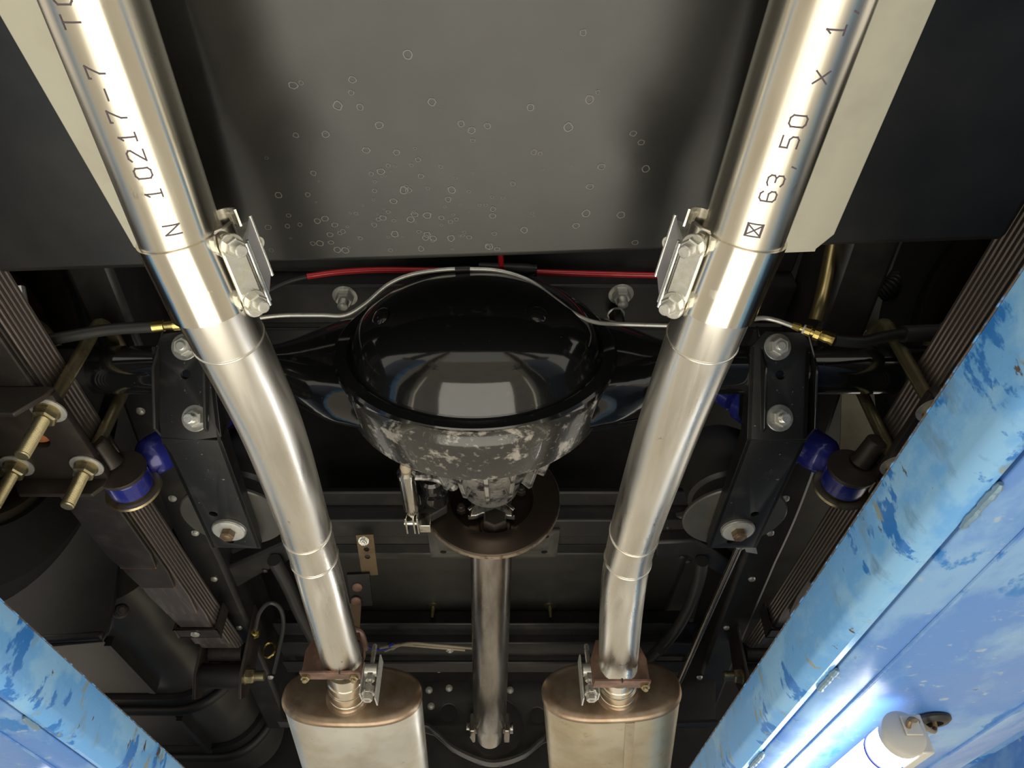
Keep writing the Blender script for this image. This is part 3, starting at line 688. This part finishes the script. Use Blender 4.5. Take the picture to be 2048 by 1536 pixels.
# ------------------------------------------------------------------ leaf springs
YC = .715
def leafspring(x, side):
    nm = 'left' if side < 0 else 'right'
    th = thing('leaf_spring', (x, YC, .6), 'stack of worn steel leaves along the %s side, %s' % (nm, 'rusty leaf tips in view' if side < 0 else 'half hidden by the blue ramp'), 'leaf spring', 'rear leaf springs')
    N_ = 9; tk_ = .0068; half = [.82, .81, .80, .78, .74, .66, .56, .44, .355]
    def zc(y): return .655 - .006 * 0 + .010 * ((y - YC) / .8) ** 2 + .0
    hwid = .037
    for i in range(N_):
        h = half[i]; rg = []; n = 16
        for k in range(n + 1):
            y = YC - h + 2 * h * k / n
            if k == 0 or k == n:
                wq = hwid * (.80 if i > 4 else 1)
            else: wq = hwid
            zt = zc(y) - i * (tk_ + .0009)
            b_ = .0016
            rg.append([V((x - wq + b_, y, zt)), V((x + wq - b_, y, zt)), V((x + wq, y, zt - b_)), V((x + wq, y, zt - tk_ + b_)), V((x + wq - b_, y, zt - tk_)), V((x - wq + b_, y, zt - tk_)), V((x - wq, y, zt - tk_ + b_)), V((x - wq, y, zt - b_))])
        build(MB().loft(rg), 'leaf', m_springedge if i < N_ - 2 else m_spring, th)
        if i >= 5:
            for sg in (1,):
                y = YC + sg * h
                build(MB().bx(x - hwid * .8, x + hwid * .8, y - .002, y + .0012, zc(y) - i * (tk_ + .0009) - tk_ + .0004, zc(y) - i * (tk_ + .0009) - .0006), 'rusty_tip', m_rustor, th)
    # clip band near the front
    yc_ = YC + .655; zt = zc(yc_); zb = zt - 6 * (tk_ + .0009) - .004
    cb = MB(); hw2 = hwid + .004
    for a, b in (((-hw2, zb), (hw2, zb)), ((-hw2, zb), (-hw2, zt + .004)), ((hw2, zb), (hw2, zt + .004))):
        p = V((x + a[0], yc_, a[1])); q = V((x + b[0], yc_, b[1])); dd = (q - p)
        nx = V((dd.z, 0, -dd.x)).normalized()
        cb.box((p + q) / 2, dd / 2 + dd.normalized() * .002, V((0, .018, 0)), nx * .002)
    c_ = build(cb, 'clip_band', m_spring, th, bevel=.001)
    build(MB().lathe((x - .004, yc_, zb - .002), (0, 0, -1), [(0, .009), (.003, .008), (.005, .004)], 20), 'clip_rivet', m_zincdull, th)
    # front eye
    build(MB().cyl((x - .036, 1.552, .648), (x + .036, 1.552, .648), .021, 28), 'spring_eye', m_spring, th)
    return th
XL, XR = -.598, .583
leafspring(XL, -1); leafspring(XR, 1)

def hanger(x, side):
    nm = 'left' if side < 0 else 'right'
    e = V((x, 1.56, .600))
    th = thing('spring_hanger', e, 'dark pointed hanger plates with a through bolt at the front of the %s leaf spring' % nm, 'hanger', 'front spring hangers')
    inn = -side
    for s in (-1, 1):
        xx = x + s * .046
        sc = .86 if s == -inn else 1.05
        pl = [V((xx, e.y - .050, e.z + .135 * sc)), V((xx, e.y + .02, e.z + .12 * sc)), V((xx, e.y + .055, e.z + .01)), V((xx, e.y + .030, e.z - .035)), V((xx, e.y + .000, e.z - .050)), V((xx, e.y - .032, e.z - .012))]
        build(MB().prism(pl, (.006 * s, 0, 0)), 'hanger_plate', m_platebrown, th, bevel=.001)
    build(MB().cyl(e + V((-.046, 0, 0)), e + V((.046, 0, 0)), .026, 32), 'bush', m_rub, th)
    nutbolt(th, e + V((inn * .052, 0, 0)), (inn, 0, 0), .018, .016, .016, .0105, .022, m_ubolt, m_ubolt, m_ubolt)
hanger(XL, -1); hanger(XR, 1)

def springplate(x, side):
    nm = 'left' if side < 0 else 'right'
    z = .576; inn = -side
    th = thing('spring_plate', (x, YC, z), 'dark brown spring clamp plate under the %s leaf spring' % nm, 'clamp plate', 'spring clamp plates')
    M = M3((x, YC, z), (1, 0, 0), (0, 1, 0))
    hx, hy = .062, .084
    build(MB().plate([(-hx, -hy), (hx, -hy), (hx, hy), (-hx, hy)], [(-.004 * side, .0, .017)], .010, M, .001), 'plate', m_platebrown, th)
    build(MB().lathe((x + .004 * -side, YC, z + .011), (0, 0, -1), [(-.002, .016), (.004, .013), (.008, .008), (.0085, .001)], 20), 'centre_bolt_head', m_rustor, th)
    for s in (-1, 1):
        y = YC + s * hy
        o = 1 if s > 0 else -1
        if s < 0:
            pl = [V((x - hx, y, z + .010)), V((x + hx, y, z + .010)), V((x + hx * .95, y, z - .004)), V((x + hx * .55, y, z - .034)), V((x - hx * .8, y, z - .034)), V((x - hx, y, z - .004))] if side < 0 else \
                 [V((x + hx, y, z + .010)), V((x - hx, y, z + .010)), V((x - hx * .95, y, z - .004)), V((x - hx * .55, y, z - .034)), V((x + hx * .8, y, z - .034)), V((x + hx, y, z - .004))]
        else:
            pl = [V((x - hx, y, z + .010)), V((x + hx, y, z + .010)), V((x + hx, y, z - .010)), V((x + hx * .8, y, z - .026)), V((x - hx * .8, y, z - .026)), V((x - hx, y, z - .010))]
        build(MB().prism(pl, (0, o * .007, 0)), 'folded_lip', m_platebrown, th, bevel=.0015)
    # ear for the shock absorber
    ec = (W(242, 938, y=.800) if side < 0 else W(1705, 935, y=.800))
    rr = .033; pts = []
    for k in range(20):
        a = math.radians(-150 + 300 * k / 19) if inn > 0 else math.radians(30 + 300 * k / 19)
        pts.append((ec.x + rr * math.cos(a), ec.z + rr * math.sin(a)))
    xi = x + inn * .05
    pts += [(xi, ec.z + .03), (xi, ec.z - .026)] if inn > 0 else [(xi, ec.z - .026), (xi, ec.z + .03)]
    build(MB().prism([V((px, .800, pz)) for px, pz in pts], (0, .006, 0)), 'shock_ear', m_platebrown, th, bevel=.001)
    pb = ec + V((side * .016, 0, .010))
    build(MB().lathe(pb, (side * .25, -1, .15), [(0, .017), (.004, .0148), (.040, .0142), (.042, .0125)], 24), 'stud_pin', m_platebrown, th)
    # U-bolts: each one straddles the axle tube
    for s in (-1, 1):
        xx = x + s * .047
        u = thing('u_bolt', (xx, YC, z), 'yellow zinc U-bolt over the axle, %s side of the %s leaf spring' % ('inner' if s * side < 0 else 'outer', nm), 'u-bolt', 'spring U-bolts')
        r = .0085; ya, yb = .655, .768; yc, hw = (ya + yb) / 2, (yb - ya) / 2
        arc = [V((xx, yc - hw * math.cos(q), .728 + .024 * math.sin(q))) for q in [math.pi * k / 14 for k in range(15)]]
        build(MB().tube([V((xx, ya, z - .01))] + arc + [V((xx, yb, z - .01))], r, 16), 'bent_rod', m_ubolt, u)
        for yy in (ya, yb):
            bot = z - (.066 if yy > .7 else .072)
            p = V((xx, yy, z - .0005))
            prof = [(0, r)]; h = .002
            while h < z - bot - .002: prof += [(h, r * .90), (h + .0008, r * 1.0)]; h += .0016
            prof += [(z - bot - .0015, r), (z - bot, r * .86)]
            tl = build(MB().lathe(p, (0, 0, -1), prof, 18), 'threaded_end', m_ubolt, u)
            build(MB().lathe(p, (0, 0, -1), [(0, .0215), (.002, .0215), (.0025, .019)], 28), 'washer', m_zincdull, tl)
            build(MB().lathe(p + V((0, 0, -.0025)), (0, 0, -1), [(0, .0155), (.002, .0155)], 24), 'spring_washer', m_ubolt, tl)
            build(MB().hexa(p + V((0, 0, -.0045)), (0, 0, -1), .0150, .0125), 'nut', m_ubolt, tl)
    # shock absorber
    e = ec + V((0, .012, 0))
    sh = thing('shock_absorber', e, 'dark blue shock absorber leaning inwards behind the %s bracket' % nm, 'shock absorber', 'blue shock absorbers')
    build(MB().lathe(e + V((0, -.003, 0)), (0, 1, 0), [(0, .0285), (.002, .030), (.030, .030), (.032, .0285)], 40), 'lower_eye', m_blue, sh)
    build(MB().lathe(e + V((0, .029, 0)), (0, 1, 0), [(0, .024), (.004, .024), (.005, .037), (.0075, .039), (.010, .037), (.011, .02)], 40), 'eye_washer', m_ubolt, sh, label='yellowed washer behind the eye')
    top = W(440, 850, y=.88) if side < 0 else W(1432, 797, y=.90)
    st = e + V((0, .028, .0)); dr = (top - st).normalized()
    st = e + V((inn * .004, .022, .034))
    build(MB().lathe(st, dr, [(0, .016), (.012, .026), (.016, .0285), (.030, .0300), (.18, .0300), (.183, .0275)], 40), 'body', m_blue, sh)
    build(MB().lathe(st + dr * .183, dr, [(0, .0275), (.002, .012), (.012, .012), (.013, .0245), (.12, .0245)], 32), 'upper_tube', m_blue, sh)
springplate(XL, -1); springplate(XR, 1)

# ------------------------------------------------------------------ wheels behind the springs
for x, side in ((-.80, -1), (.80, 1)):
    nm = 'left' if side < 0 else 'right'
    th = thing('tyre', (x, YC, .703), 'dark rear tyre on its wheel beyond the %s leaf spring, only its inside glimpsed' % nm, 'tyre', 'rear tyres')
    ii = -side
    build(MB().lathe((x, YC, .703), (ii, 0, 0), [(-.10, .22), (-.11, .30), (-.09, .333), (.09, .333), (.11, .30), (.10, .22)], 72, close=True), 'rubber_carcass', m_tyre, th)
    build(MB().lathe((x, YC, .703), (ii, 0, 0), [(-.06, .218), (.09, .22), (.092, .205), (.0, .20), (-.06, .03)], 48), 'rim', m_drum, th)
    build(MB().lathe((x, YC, .703), (ii, 0, 0), [(0, .16), (.075, .16), (.085, .15), (.088, .05)], 48), 'brake_drum', m_drum, th)

# ------------------------------------------------------------------ chassis frame
def rail(x0, x1, label):
    th = thing('frame_rail', ((x0 + x1) / 2, 1, .75), label, 'frame rail', 'chassis frame rails')
    prof = spline([V((0, -.1, .85)), V((0, .35, .83)), V((0, .62, .795)), V((0, .80, .77)), V((0, 1.0, .730)), V((0, 1.2, .705)), V((0, 1.6, .690)), V((0, 2.1, .66))], 6)
    def tx(x, y): return x + math.copysign(max(0, y - 1.25) * .045, x)
    rg = [[V((tx(x0, p.y), p.y, p.z)), V((tx(x1, p.y), p.y, p.z)), V((tx(x1, p.y), p.y, p.z + .13)), V((tx(x0, p.y), p.y, p.z + .13))] for p in prof]
    build(MB().loft(rg), 'box_section', m_frame, th, bevel=.008, ang=50)
    rr = random.Random(int(abs(x0) * 100))
    for k in range(7):
        p = prof[20 + 3 * k]
        build(MB().lathe((x0 + rr.uniform(.3, .7) * (x1 - x0), p.y, p.z + .001), (0, 0, -1), [(0, .008), (.004, .006), (.006, .002)], 14), 'rivet', m_zincdull, th)
rail(-.605, -.540, 'black chassis rail between the left leaf spring and the left bracket')
rail(.478, .550, 'black chassis rail between the right bracket and the right leaf spring')

def cross(name, label, parts, mat=m_frame, cat='crossmember', group=None, bev=.004):
    c = V((0, (parts[0][1][2] + parts[0][1][3]) / 2, parts[0][1][4]))
    th = thing(name, c, label, cat, group)
    for nm, b in parts: build(MB().bx(*b), nm, mat, th, bevel=bev)
    return th
# over the axle, behind the tank
xm = cross('crossmember', 'black crossmember above the axle carrying two hanging bolts', [('beam', (-.52, .47, .70, .78, .872, .93)), ('upper_flange', (-.52, .47, .60, .70, .905, .915)), ('lower_flange', (-.52, .47, .78, .86, .86, .868))])
nutbolt(xm, W(690, 592, z=.872), (0, 0, -1), .020, .0145, .013, .0085, .012, m_zincdull, m_zincdull, m_zincdull, thread=True)
nutbolt(xm, W(1242, 588, z=.872), (0, 0, -1), .020, .0145, .013, .0085, .012, m_zincdull, m_zincdull, m_zincdull, thread=True)
nutbolt(xm, W(1232, 628, z=.86), (0, 0, -1), .014, .012, .030, .009, .006, m_zincdull, m_frame, m_zincdull)
# in front of the brake disc
xa = cross('crossmember', 'black crossmember just beyond the brake disc', [('beam', (-.53, .47, 1.165, 1.225, .742, .82)), ('rear_flange', (-.53, .47, 1.12, 1.165, .775, .782)), ('front_flange', (-.53, .47, 1.225, 1.27, .752, .760))])
# small drilled plate behind the disc
pl = thing('drilled_plate', (0, 1.2, .735), 'dark rectangular plate with four holes beyond the brake disc', 'plate')
q = [W(852, 1062, z=.735), W(1116, 1058, z=.735), W(1116, 1115, z=.735), W(850, 1118, z=.735)]
cc = (q[0] + q[2]) / 2; hx_, hy_ = (q[1].x - q[0].x) / 2, (q[2].y - q[0].y) / 2
build(MB().plate([(-hx_, -hy_), (hx_, -hy_), (hx_, hy_), (-hx_, hy_)], [(sx * hx_ * .80, sy * hy_ * .58, .007) for sx in (-1, 1) for sy in (-1, 1)], .006, M3(cc, (1, 0, 0), (0, 1, 0)), .0008), 'plate', m_ptank, pl)
# wide satin panel (front tank) across the middle
ft = thing('front_tank', (0, 1.6, .79), 'satin black pressed panel spanning behind the drive shaft', 'panel')
y0, y1 = W(990, 1108, z=.80).y, W(990, 1262, z=.80).y
build(MB().bx(-.46, .43, y0, y1, .80, .95), 'pressed_shell', m_ptank, ft, bevel=.02)
build(MB().bx(-.46, .43, y0 - .03, y0 + .012, .806, .812), 'seam_flange', m_frame, ft)
for px, py in ((866, 1213), (1100, 1213)):
    p = W(px, py, z=.80)
    build(MB().lathe(p, (0, 0, -1), [(0, .018), (.003, .014), (.004, .006), (.030, .004)], 16), 'clip_stud', m_ubolt, ft)
# low crossmember
xb = cross('crossmember', 'black crossmember with a wire along it, beyond the satin panel', [('beam', (-.53, .47, 1.66, 1.74, .715, .80)), ('rear_flange', (-.53, .47, 1.60, 1.66, .735, .742)), ('front_flange', (-.53, .47, 1.74, 1.80, .700, .708))])
for px, py in ((878, 1335), (1093, 1332), (785, 1290), (900, 1296)):
    nutbolt(xb, W(px, py, z=.714), (0, 0, -1), .012, .010, .007, .005, .003, m_frame, m_zincdull, m_zincdull)
# front crossmember with shaft hole
fx = thing('front_crossmember', (-.02, 1.75, .55), 'black crossmember plate at the bottom with a round hole for the drive shaft', 'crossmember')
SC = V((-.018, 1.75, .558))
def P2(px, py): p = W(px, py, y=1.75); return (p.x, p.z)
ot = [P2(560, 1362), P2(1430, 1362), P2(1430, 1452), P2(1130, 1466), P2(1085, 1486), P2(1050, 1515), P2(1000, 1532), P2(960, 1528), P2(905, 1502), P2(870, 1470), P2(820, 1455), P2(560, 1452)]
hc = P2(992, 1452)
mp = Matrix(((1, 0, 0, 0), (0, 0, 1, 1.75), (0, 1, 0, 0), (0, 0, 0, 1)))
build(MB().plate(ot[::-1], [(hc[0], hc[1], .066), (P2(897, 1425)[0], P2(897, 1425)[1], .022), (P2(1075, 1430)[0], P2(1075, 1430)[1], .020)], .006, mp, .001), 'web_plate', m_frame, fx)
lip = [V((x, 1.752, z)) for x, z in ot[2:]]
lips = spline(lip, 4)
build(MB().loft([[p + V((0, -.03, 0)), p + V((0, .004, 0)), p + V((0, .004, .006)), p + V((0, -.03, .006))] for p in lips]), 'curved_lip', m_frame, fx, ang=50)
for px, py in ((858, 1380), (862, 1412), (1020, 1380), (898, 1376)):
    build(MB().lathe(W(px, py, y=1.75), (0, -1, 0), [(0, .009), (.004, .007), (.006, .002)], 14), 'rivet', m_zincdull, fx)

# gusset arms
def gusset(poly, z, label, th_=.05, mat=m_frame, rivs=()):
    t = thing('gusset', W(*poly[0], z=z), label, 'gusset')
    build(MB().prism([W(px, py, z=z) for px, py in poly], (0, 0, th_)), 'pressed_arm', mat, t, bevel=.006)
    for px, py in rivs:
        build(MB().lathe(W(px, py, z=z), (0, 0, -1), [(0, .0065), (.003, .006), (.005, .003)], 14), 'rivet', m_frame, t)
    return t
gusset([(1300, 1046), (1385, 1034), (1420, 1045), (1470, 1075), (1540, 1112), (1530, 1132), (1470, 1112), (1415, 1082), (1380, 1064), (1320, 1062)], .745, 'black pressed arm with rivets joining the right rail, upper edge', .02, m_ptank, ((1336, 1055), (1388, 1048)))
gusset([(1310, 1086), (1390, 1082), (1420, 1098), (1470, 1130), (1520, 1165), (1480, 1172), (1440, 1150), (1398, 1128), (1370, 1112), (1310, 1118)], .715, 'black tubular arm curving towards the right rail below the riveted one', .05, m_frame, ((1364, 1113), (1376, 1122)))
gusset([(440, 1142), (520, 1108), (600, 1072), (640, 1072), (640, 1106), (600, 1112), (520, 1150), (462, 1184)], .715, 'black arm running from the left rail behind the left pipe', .05, m_frame, ((440 + 90, 1140),))
gusset([(430, 1110), (500, 1090), (580, 1060), (600, 1062), (590, 1074), (510, 1104), (440, 1136)], .745, 'riveted black upper arm beside the left rail', .02, m_frame, ((549, 1076),))

# ------------------------------------------------------------------ left side: mud flap and sub tank
mf = thing('mud_flap', W(120, 1150, y=1.2), 'black mud flap with a curled lower edge, left of the left leaf spring', 'mud flap')
fl = [W(245, 1058, y=1.2), W(238, 1130, y=1.2), W(228, 1215, y=1.2), W(216, 1262, y=1.2), W(205, 1282, y=1.2), W(100, 1292, y=1.2), W(-140, 1292, y=1.2), W(-140, 1020, y=1.2)]
build(MB().prism(fl, (0, .006, 0)), 'flap_sheet', m_flap, mf, bevel=.002)
build(MB().prism([W(70, 1291, y=1.2), W(205, 1282, y=1.2), W(212, 1266, y=1.2), W(70, 1276, y=1.2)], (0, -.012, 0)), 'curled_edge', m_flap, mf, bevel=.004)
st = thing('sub_tank', (-.9, 1.8, .65), 'grey satin round cornered tank at the lower left, held by two black straps', 'tank')
def tprof(r, x0=-1.25, x1=-.665, z0=.618, z1=.95, c=.105):
    pts = [(x0, z0 - r)]
    for k in range(13):
        a = math.radians(-90 + 90 * k / 12); pts.append((x1 - c + (c + r) * math.cos(a), z0 + c + (c + r) * math.sin(a)))
    pts += [(x1 + r, z1), (x0, z1)]
    return pts
build(MB().prism([V((x, 1.26, z)) for x, z in tprof(0)], (0, 1.3, 0)), 'tank_shell', m_ptank, st, ang=40)
for ya, yb in ((1.40, 1.66), (1.84, 2.10)):
    build(MB().bx(-.792, -.778, ya, yb, .598, .618), 'seam_strip', m_frame, st)
    build(MB().bx(-1.25, -.80, ya - .12, yb + .03, .611, .617), 'base_plate', m_flap, st)
for yy in (1.735, 2.10):
    o = tprof(.014)[:14]; inn_ = tprof(.001)[:14]
    build(MB().loft([[V((a[0], yy - .02, a[1])), V((a[0], yy + .02, a[1])), V((b[0], yy + .02, b[1])), V((b[0], yy - .02, b[1]))] for a, b in zip(o, inn_)]), 'strap', m_rub, st, ang=60)
    o = tprof(.020)[:14]
    build(MB().tube([V((a[0], yy + .032, a[1])) for a in o], .013, 12), 'strap_edge_tube', m_rub, st)
nutbolt(st, W(242, 1222, x=-.70), (.5, -.8, -.2), .014, .011, .009, .006, .006, m_platebrown, m_platebrown, m_platebrown)

# ------------------------------------------------------------------ beige inner arch panels seen between dark parts
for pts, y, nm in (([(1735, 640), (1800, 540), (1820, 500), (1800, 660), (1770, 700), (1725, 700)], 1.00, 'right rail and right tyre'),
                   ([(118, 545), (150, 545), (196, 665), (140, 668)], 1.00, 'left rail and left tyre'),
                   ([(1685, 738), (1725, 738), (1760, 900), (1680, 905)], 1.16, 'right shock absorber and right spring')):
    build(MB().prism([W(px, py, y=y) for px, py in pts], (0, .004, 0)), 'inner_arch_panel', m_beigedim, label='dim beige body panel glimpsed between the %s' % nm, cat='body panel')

# ------------------------------------------------------------------ lines, hoses, cables
def line(name, pts, r, mat, label, cat, n=12, k=8):
    return build(MB().tube(spline(pts, k), r, n), name, mat, label=label, cat=cat)
bl = thing('brake_line', W(935, 538, y=0.590), 'thin bare metal brake line arching over the black differential dome', 'brake line')
pts = [W(490, 640, y=.64), W(560, 631, y=.64), (W(640, 630, y=.64)), W(690, 630, y=.64), W(730, 608, y=0.630), W(775, 570, y=0.610), W(820, 550, y=0.600), W(880, 540, y=0.592), W(935, 538, y=0.590), W(1000, 542, y=0.592), W(1060, 562, y=0.595), W(1110, 598, y=0.600), W(1150, 628, y=0.610), W(1190, 644, y=0.625), W(1240, 648, y=.64), W(1340, 651, y=.64)]
build(MB().tube(spline(pts, 8), .0030, 12), 'metal_line', m_zincdull, bl)
build(MB().tube([W(910, 539, y=0.590), W(935, 538, y=0.590), W(940, 538, y=0.590)], .0042, 12), 'black_sleeve', m_rub, bl)
br = thing('brake_hose', W(1650, 675, y=.63), 'black rubber brake hose with brass fittings, right end of the axle', 'hose')
build(MB().tube(spline([W(1480, 644, y=.625), W(1520, 636, y=.625), W(1550, 640, y=.625), W(1585, 652, y=.625)], 8), .0032, 10), 'metal_line', m_zincdull, br)
f0, f1 = W(1585, 650, y=.625), W(1668, 680, y=.625); fd = f1 - f0; fL = fd.length
build(MB().lathe(f0, fd, [(0, .005), (fL * .18, .006), (fL * .19, .0045), (fL * .30, .0045), (fL * .31, .0075), (fL * .44, .0075), (fL * .45, .0055), (fL * .52, .0055), (fL * .53, .0095), (fL * .66, .0095), (fL * .68, .0068), (fL * .80, .0080), (fL * .9, .0072), (fL, .0085)], 12), 'brass_fitting', m_brass, br, ang=25)
build(MB().lathe(f0 + fd * .26, fd, [(0, .0062), (fL * .05, .0062)], 16), 'white_wrap', m_white, br)
build(MB().tube(spline([f1, W(1720, 684, y=.627), W(1760, 676, y=.63), W(1805, 668, y=.635), W(1880, 664, y=.64)], 8), .0078, 16), 'rubber_hose', m_rub, br)
build(MB().tube([W(1805, 668, y=.635), W(1880, 665, y=.64), W(1960, 660, y=.65)], .0115, 20), 'outer_sleeve', m_hose, br)
bh = thing('brake_hose', W(200, 665, y=.627), 'black rubber brake hose with a brass fitting, left end of the axle', 'hose')
build(MB().tube(spline([W(-40, 694, y=.64), W(60, 686, y=.635), W(140, 672, y=.63), W(220, 659, y=.627), W(308, 653, y=.625)], 8), .0078, 16), 'rubber_hose', m_hose, bh)
g0, g1 = W(306, 653, y=.625), W(380, 646, y=.625); gd = g1 - g0; gL = gd.length
build(MB().lathe(g0, gd, [(0, .0085), (gL * .3, .0080), (gL * .32, .0065), (gL * .55, .0070), (gL * .56, .0085), (gL * .8, .0085), (gL, .005)], 12), 'brass_fitting', m_brass, bh)

rc = thing('red_cable', W(1100, 545, y=.64), 'bright red cable running across just beyond the tank edge', 'cable')
build(MB().tube(spline([W(614, 553, y=.66), W(680, 544, y=.66), W(760, 540, y=.66), W(870, 541, y=.66), W(1000, 542, y=.66), W(1100, 545, y=.66), W(1200, 548, y=.66), W(1330, 551, y=.66)], 8), .0046, 12), 'red_sheath', m_red, rc)
build(MB().tube(spline([W(614, 553, y=.66), W(580, 562, y=.665), W(540, 580, y=.67), W(500, 602, y=.68)], 6), .0040, 10), 'dark_tail', m_rub, rc)
build(MB().tube([W(958, 533, y=.645), W(1012, 537, y=.645), W(1012, 537, y=.645) + V((.03, 0, -.004)), W(1070, 540, y=.645)], [.006, .008, .010, .007], 12), 'black_joiner', m_rub, rc)
build(MB().tube([W(1001, 512, y=.64), W(1003, 538, y=.64)], .0045, 12), 'red_branch', m_red, rc)
for px in (1052, 1068):
    build(MB().lathe(W(px, 541, y=.655), (1, 0, 0), [(0, .0090), (.004, .0090)], 16), 'clip_ring', m_rub, rc)

line('olive_tube', [W(1665, 488, y=.60), W(1655, 540, y=.62), W(1642, 600, y=.64), W(1631, 640, y=.66)], .0095, m_olive, 'olive coloured metal tube standing beside the right chassis rail', 'tube', 16)
# corrugated hose by the right rail
cp = spline([W(1850, 482, y=.74), W(1815, 530, y=.76), W(1785, 570, y=.78), W(1760, 588, y=.80)], 20)
build(MB().tube(cp, [.017 if k % 3 else .0145 for k in range(len(cp))], 18), 'corrugated_hose', m_rub, label='black corrugated hose tucked beside the right chassis rail', cat='hose')
line('fuel_hose', [W(548, 1120, z=.70), W(575, 1170, z=.70), W(602, 1230, z=.69), W(640, 1300, z=.68)], .0135, m_hose, 'dark ribbed hose passing behind the left bent pipe', 'hose', 16)
line('fuel_hose', [W(1404, 1122, z=.70), W(1396, 1165, z=.70), W(1375, 1220, z=.70), W(1340, 1275, z=.69), W(1290, 1325, z=.68)], .0125, m_hose, 'black hose curving down behind the right muffler', 'hose', 16)
line('fuel_hose', [W(1320, 1300, z=.66), W(1300, 1320, z=.66), W(1275, 1330, z=.66)], .010, m_hose, 'short black hose stub touching the right muffler', 'hose', 12)
rd_ = thing('brake_rod', W(1400, 1280, z=.64), 'straight thin grey rod slanting down beside the right chassis rail', 'rod')
r0, r1 = W(1492, 1062, z=.668), W(1262, 1580, z=.55)
build(MB().tube([r0, r1], .0062, 14), 'rod', m_steel, rd_)
build(MB().tube([r0 + (r0 - r1) * .01, r0 + (r1 - r0) * .035], .010, 14), 'end_joint', m_cast, rd_)
build(MB().prism([W(1484, 1082, z=.66), W(1505, 1066, z=.66), W(1515, 1108, z=.66), W(1492, 1104, z=.66)], (0, 0, .004)), 'end_tab', m_zincdull, rd_)
hl = thing('looped_line', W(540, 1210, z=.67), 'small looped metal line with brass ends beside the left spring hanger', 'brake line')
build(MB().tube(spline([W(510, 1268, z=.66), W(518, 1228, z=.66), W(538, 1206, z=.66), W(560, 1216, z=.66), W(567, 1250, z=.66), W(558, 1300, z=.66), W(548, 1345, z=.65)], 8), .0045, 12), 'metal_line', m_hose, hl)
build(MB().lathe(W(512, 1258, z=.66), W(508, 1280, z=.66) - W(512, 1258, z=.66), [(0, .007), (.014, .007), (.015, .010), (.03, .010)], 6), 'brass_end', m_brass, hl)
build(MB().tube([W(538, 1300, z=.66) + V((.013 * math.cos(a), 0, .017 * math.sin(a))) for a in [2 * math.pi * k / 20 for k in range(21)]], .003, 8, cap=False), 'ring', m_brass, hl)
wr = thing('wire_bundle', W(850, 1292, z=.7), 'tan and blue wires lying along the far crossmember, left of the drive shaft', 'wires')
for dy, mm, pp in ((0, m_wire, ((760, 1296), (800, 1290), (850, 1293), (930, 1300))), (5, m_wire, ((770, 1302), (815, 1287), (870, 1290), (960, 1298))), (3, m_wireblue, ((726, 1288), (745, 1298), (768, 1298), (785, 1288)))):
    build(MB().tube(spline([W(a, b, z=.690) for a, b in pp], 6), .0032, 8), 'wire', mm, wr)
# exhaust hanger strap
hs = thing('exhaust_strap', W(728, 1072, z=.73), 'brown drilled hanger strap with a rubber pad beside the left bent pipe', 'strap')
def strapseg(a, b, wd, name, mat, t=.004, holes=()):
    A_, B_ = V(a), V(b); dr = (B_ - A_); L_ = dr.length
    M = M3(A_, (1, 0, .05), dr)
    return build(MB().plate([(-wd, 0), (wd, 0), (wd * .96, L_), (-wd * .96, L_)], [(0, h, .0055) for h in holes], t, M), name, mat, hs)
p = [W(729, 1070, z=.722), W(718, 1150, z=.690), W(712, 1212, z=.655), W(703, 1275, z=.59)]
strapseg(p[0], p[1], .0165, 'upper_strap', m_strap, .004, (.036, .055))
strapseg(p[1] + V((0, -.01, -.004)), p[2], .022, 'rubber_pad', m_rub, .008)
strapseg(p[2] + V((0, -.012, 0)), p[3], .012, 'lower_strap', m_strap)
nutbolt(hs, p[0] + (p[1] - p[0]) * .14, (0, -.4, -.9), .0105, .0075, .006, .004, .002, m_zinc, m_zinc, m_zinc)
for k in (.35, .80):
    build(MB().lathe(p[1] + (p[2] - p[1]) * k + V((0, -.004, -.004)), (0, -.45, -.9), [(0, .0105), (.003, .010), (.0045, .007)], 24), 'rivet', m_rust, hs)
build(MB().tube(spline([W(705, 1258, y=1.14), W(722, 1268, y=1.16), W(731, 1300, y=1.18)], 6), .006, 10), 'hook_end', m_rust, hs)
# slim bright conduit at the far left
sc_ = thing('ribbed_strip', W(35, 620, y=.72), 'pale ribbed metal strip standing at the left edge under the tank', 'strip')
for o in (-.012, 0, .012):
    build(MB().tube([W(22, 575, y=.60) + V((o, 0, 0)), W(44, 690, y=.64) + V((o, 0, 0))], .0062, 10), 'rib', m_zincdull, sc_)
# hydraulic pipe behind the right of the differential
line('black_pipe', [W(1120, 872, y=.93), W(1180, 858, y=.93), W(1250, 846, y=.93), W(1330, 832, y=.93)], .005, m_gloss, 'thin black pipe crossing behind the axle towards the right pipe', 'pipe')
print('objects', len(bpy.data.objects))
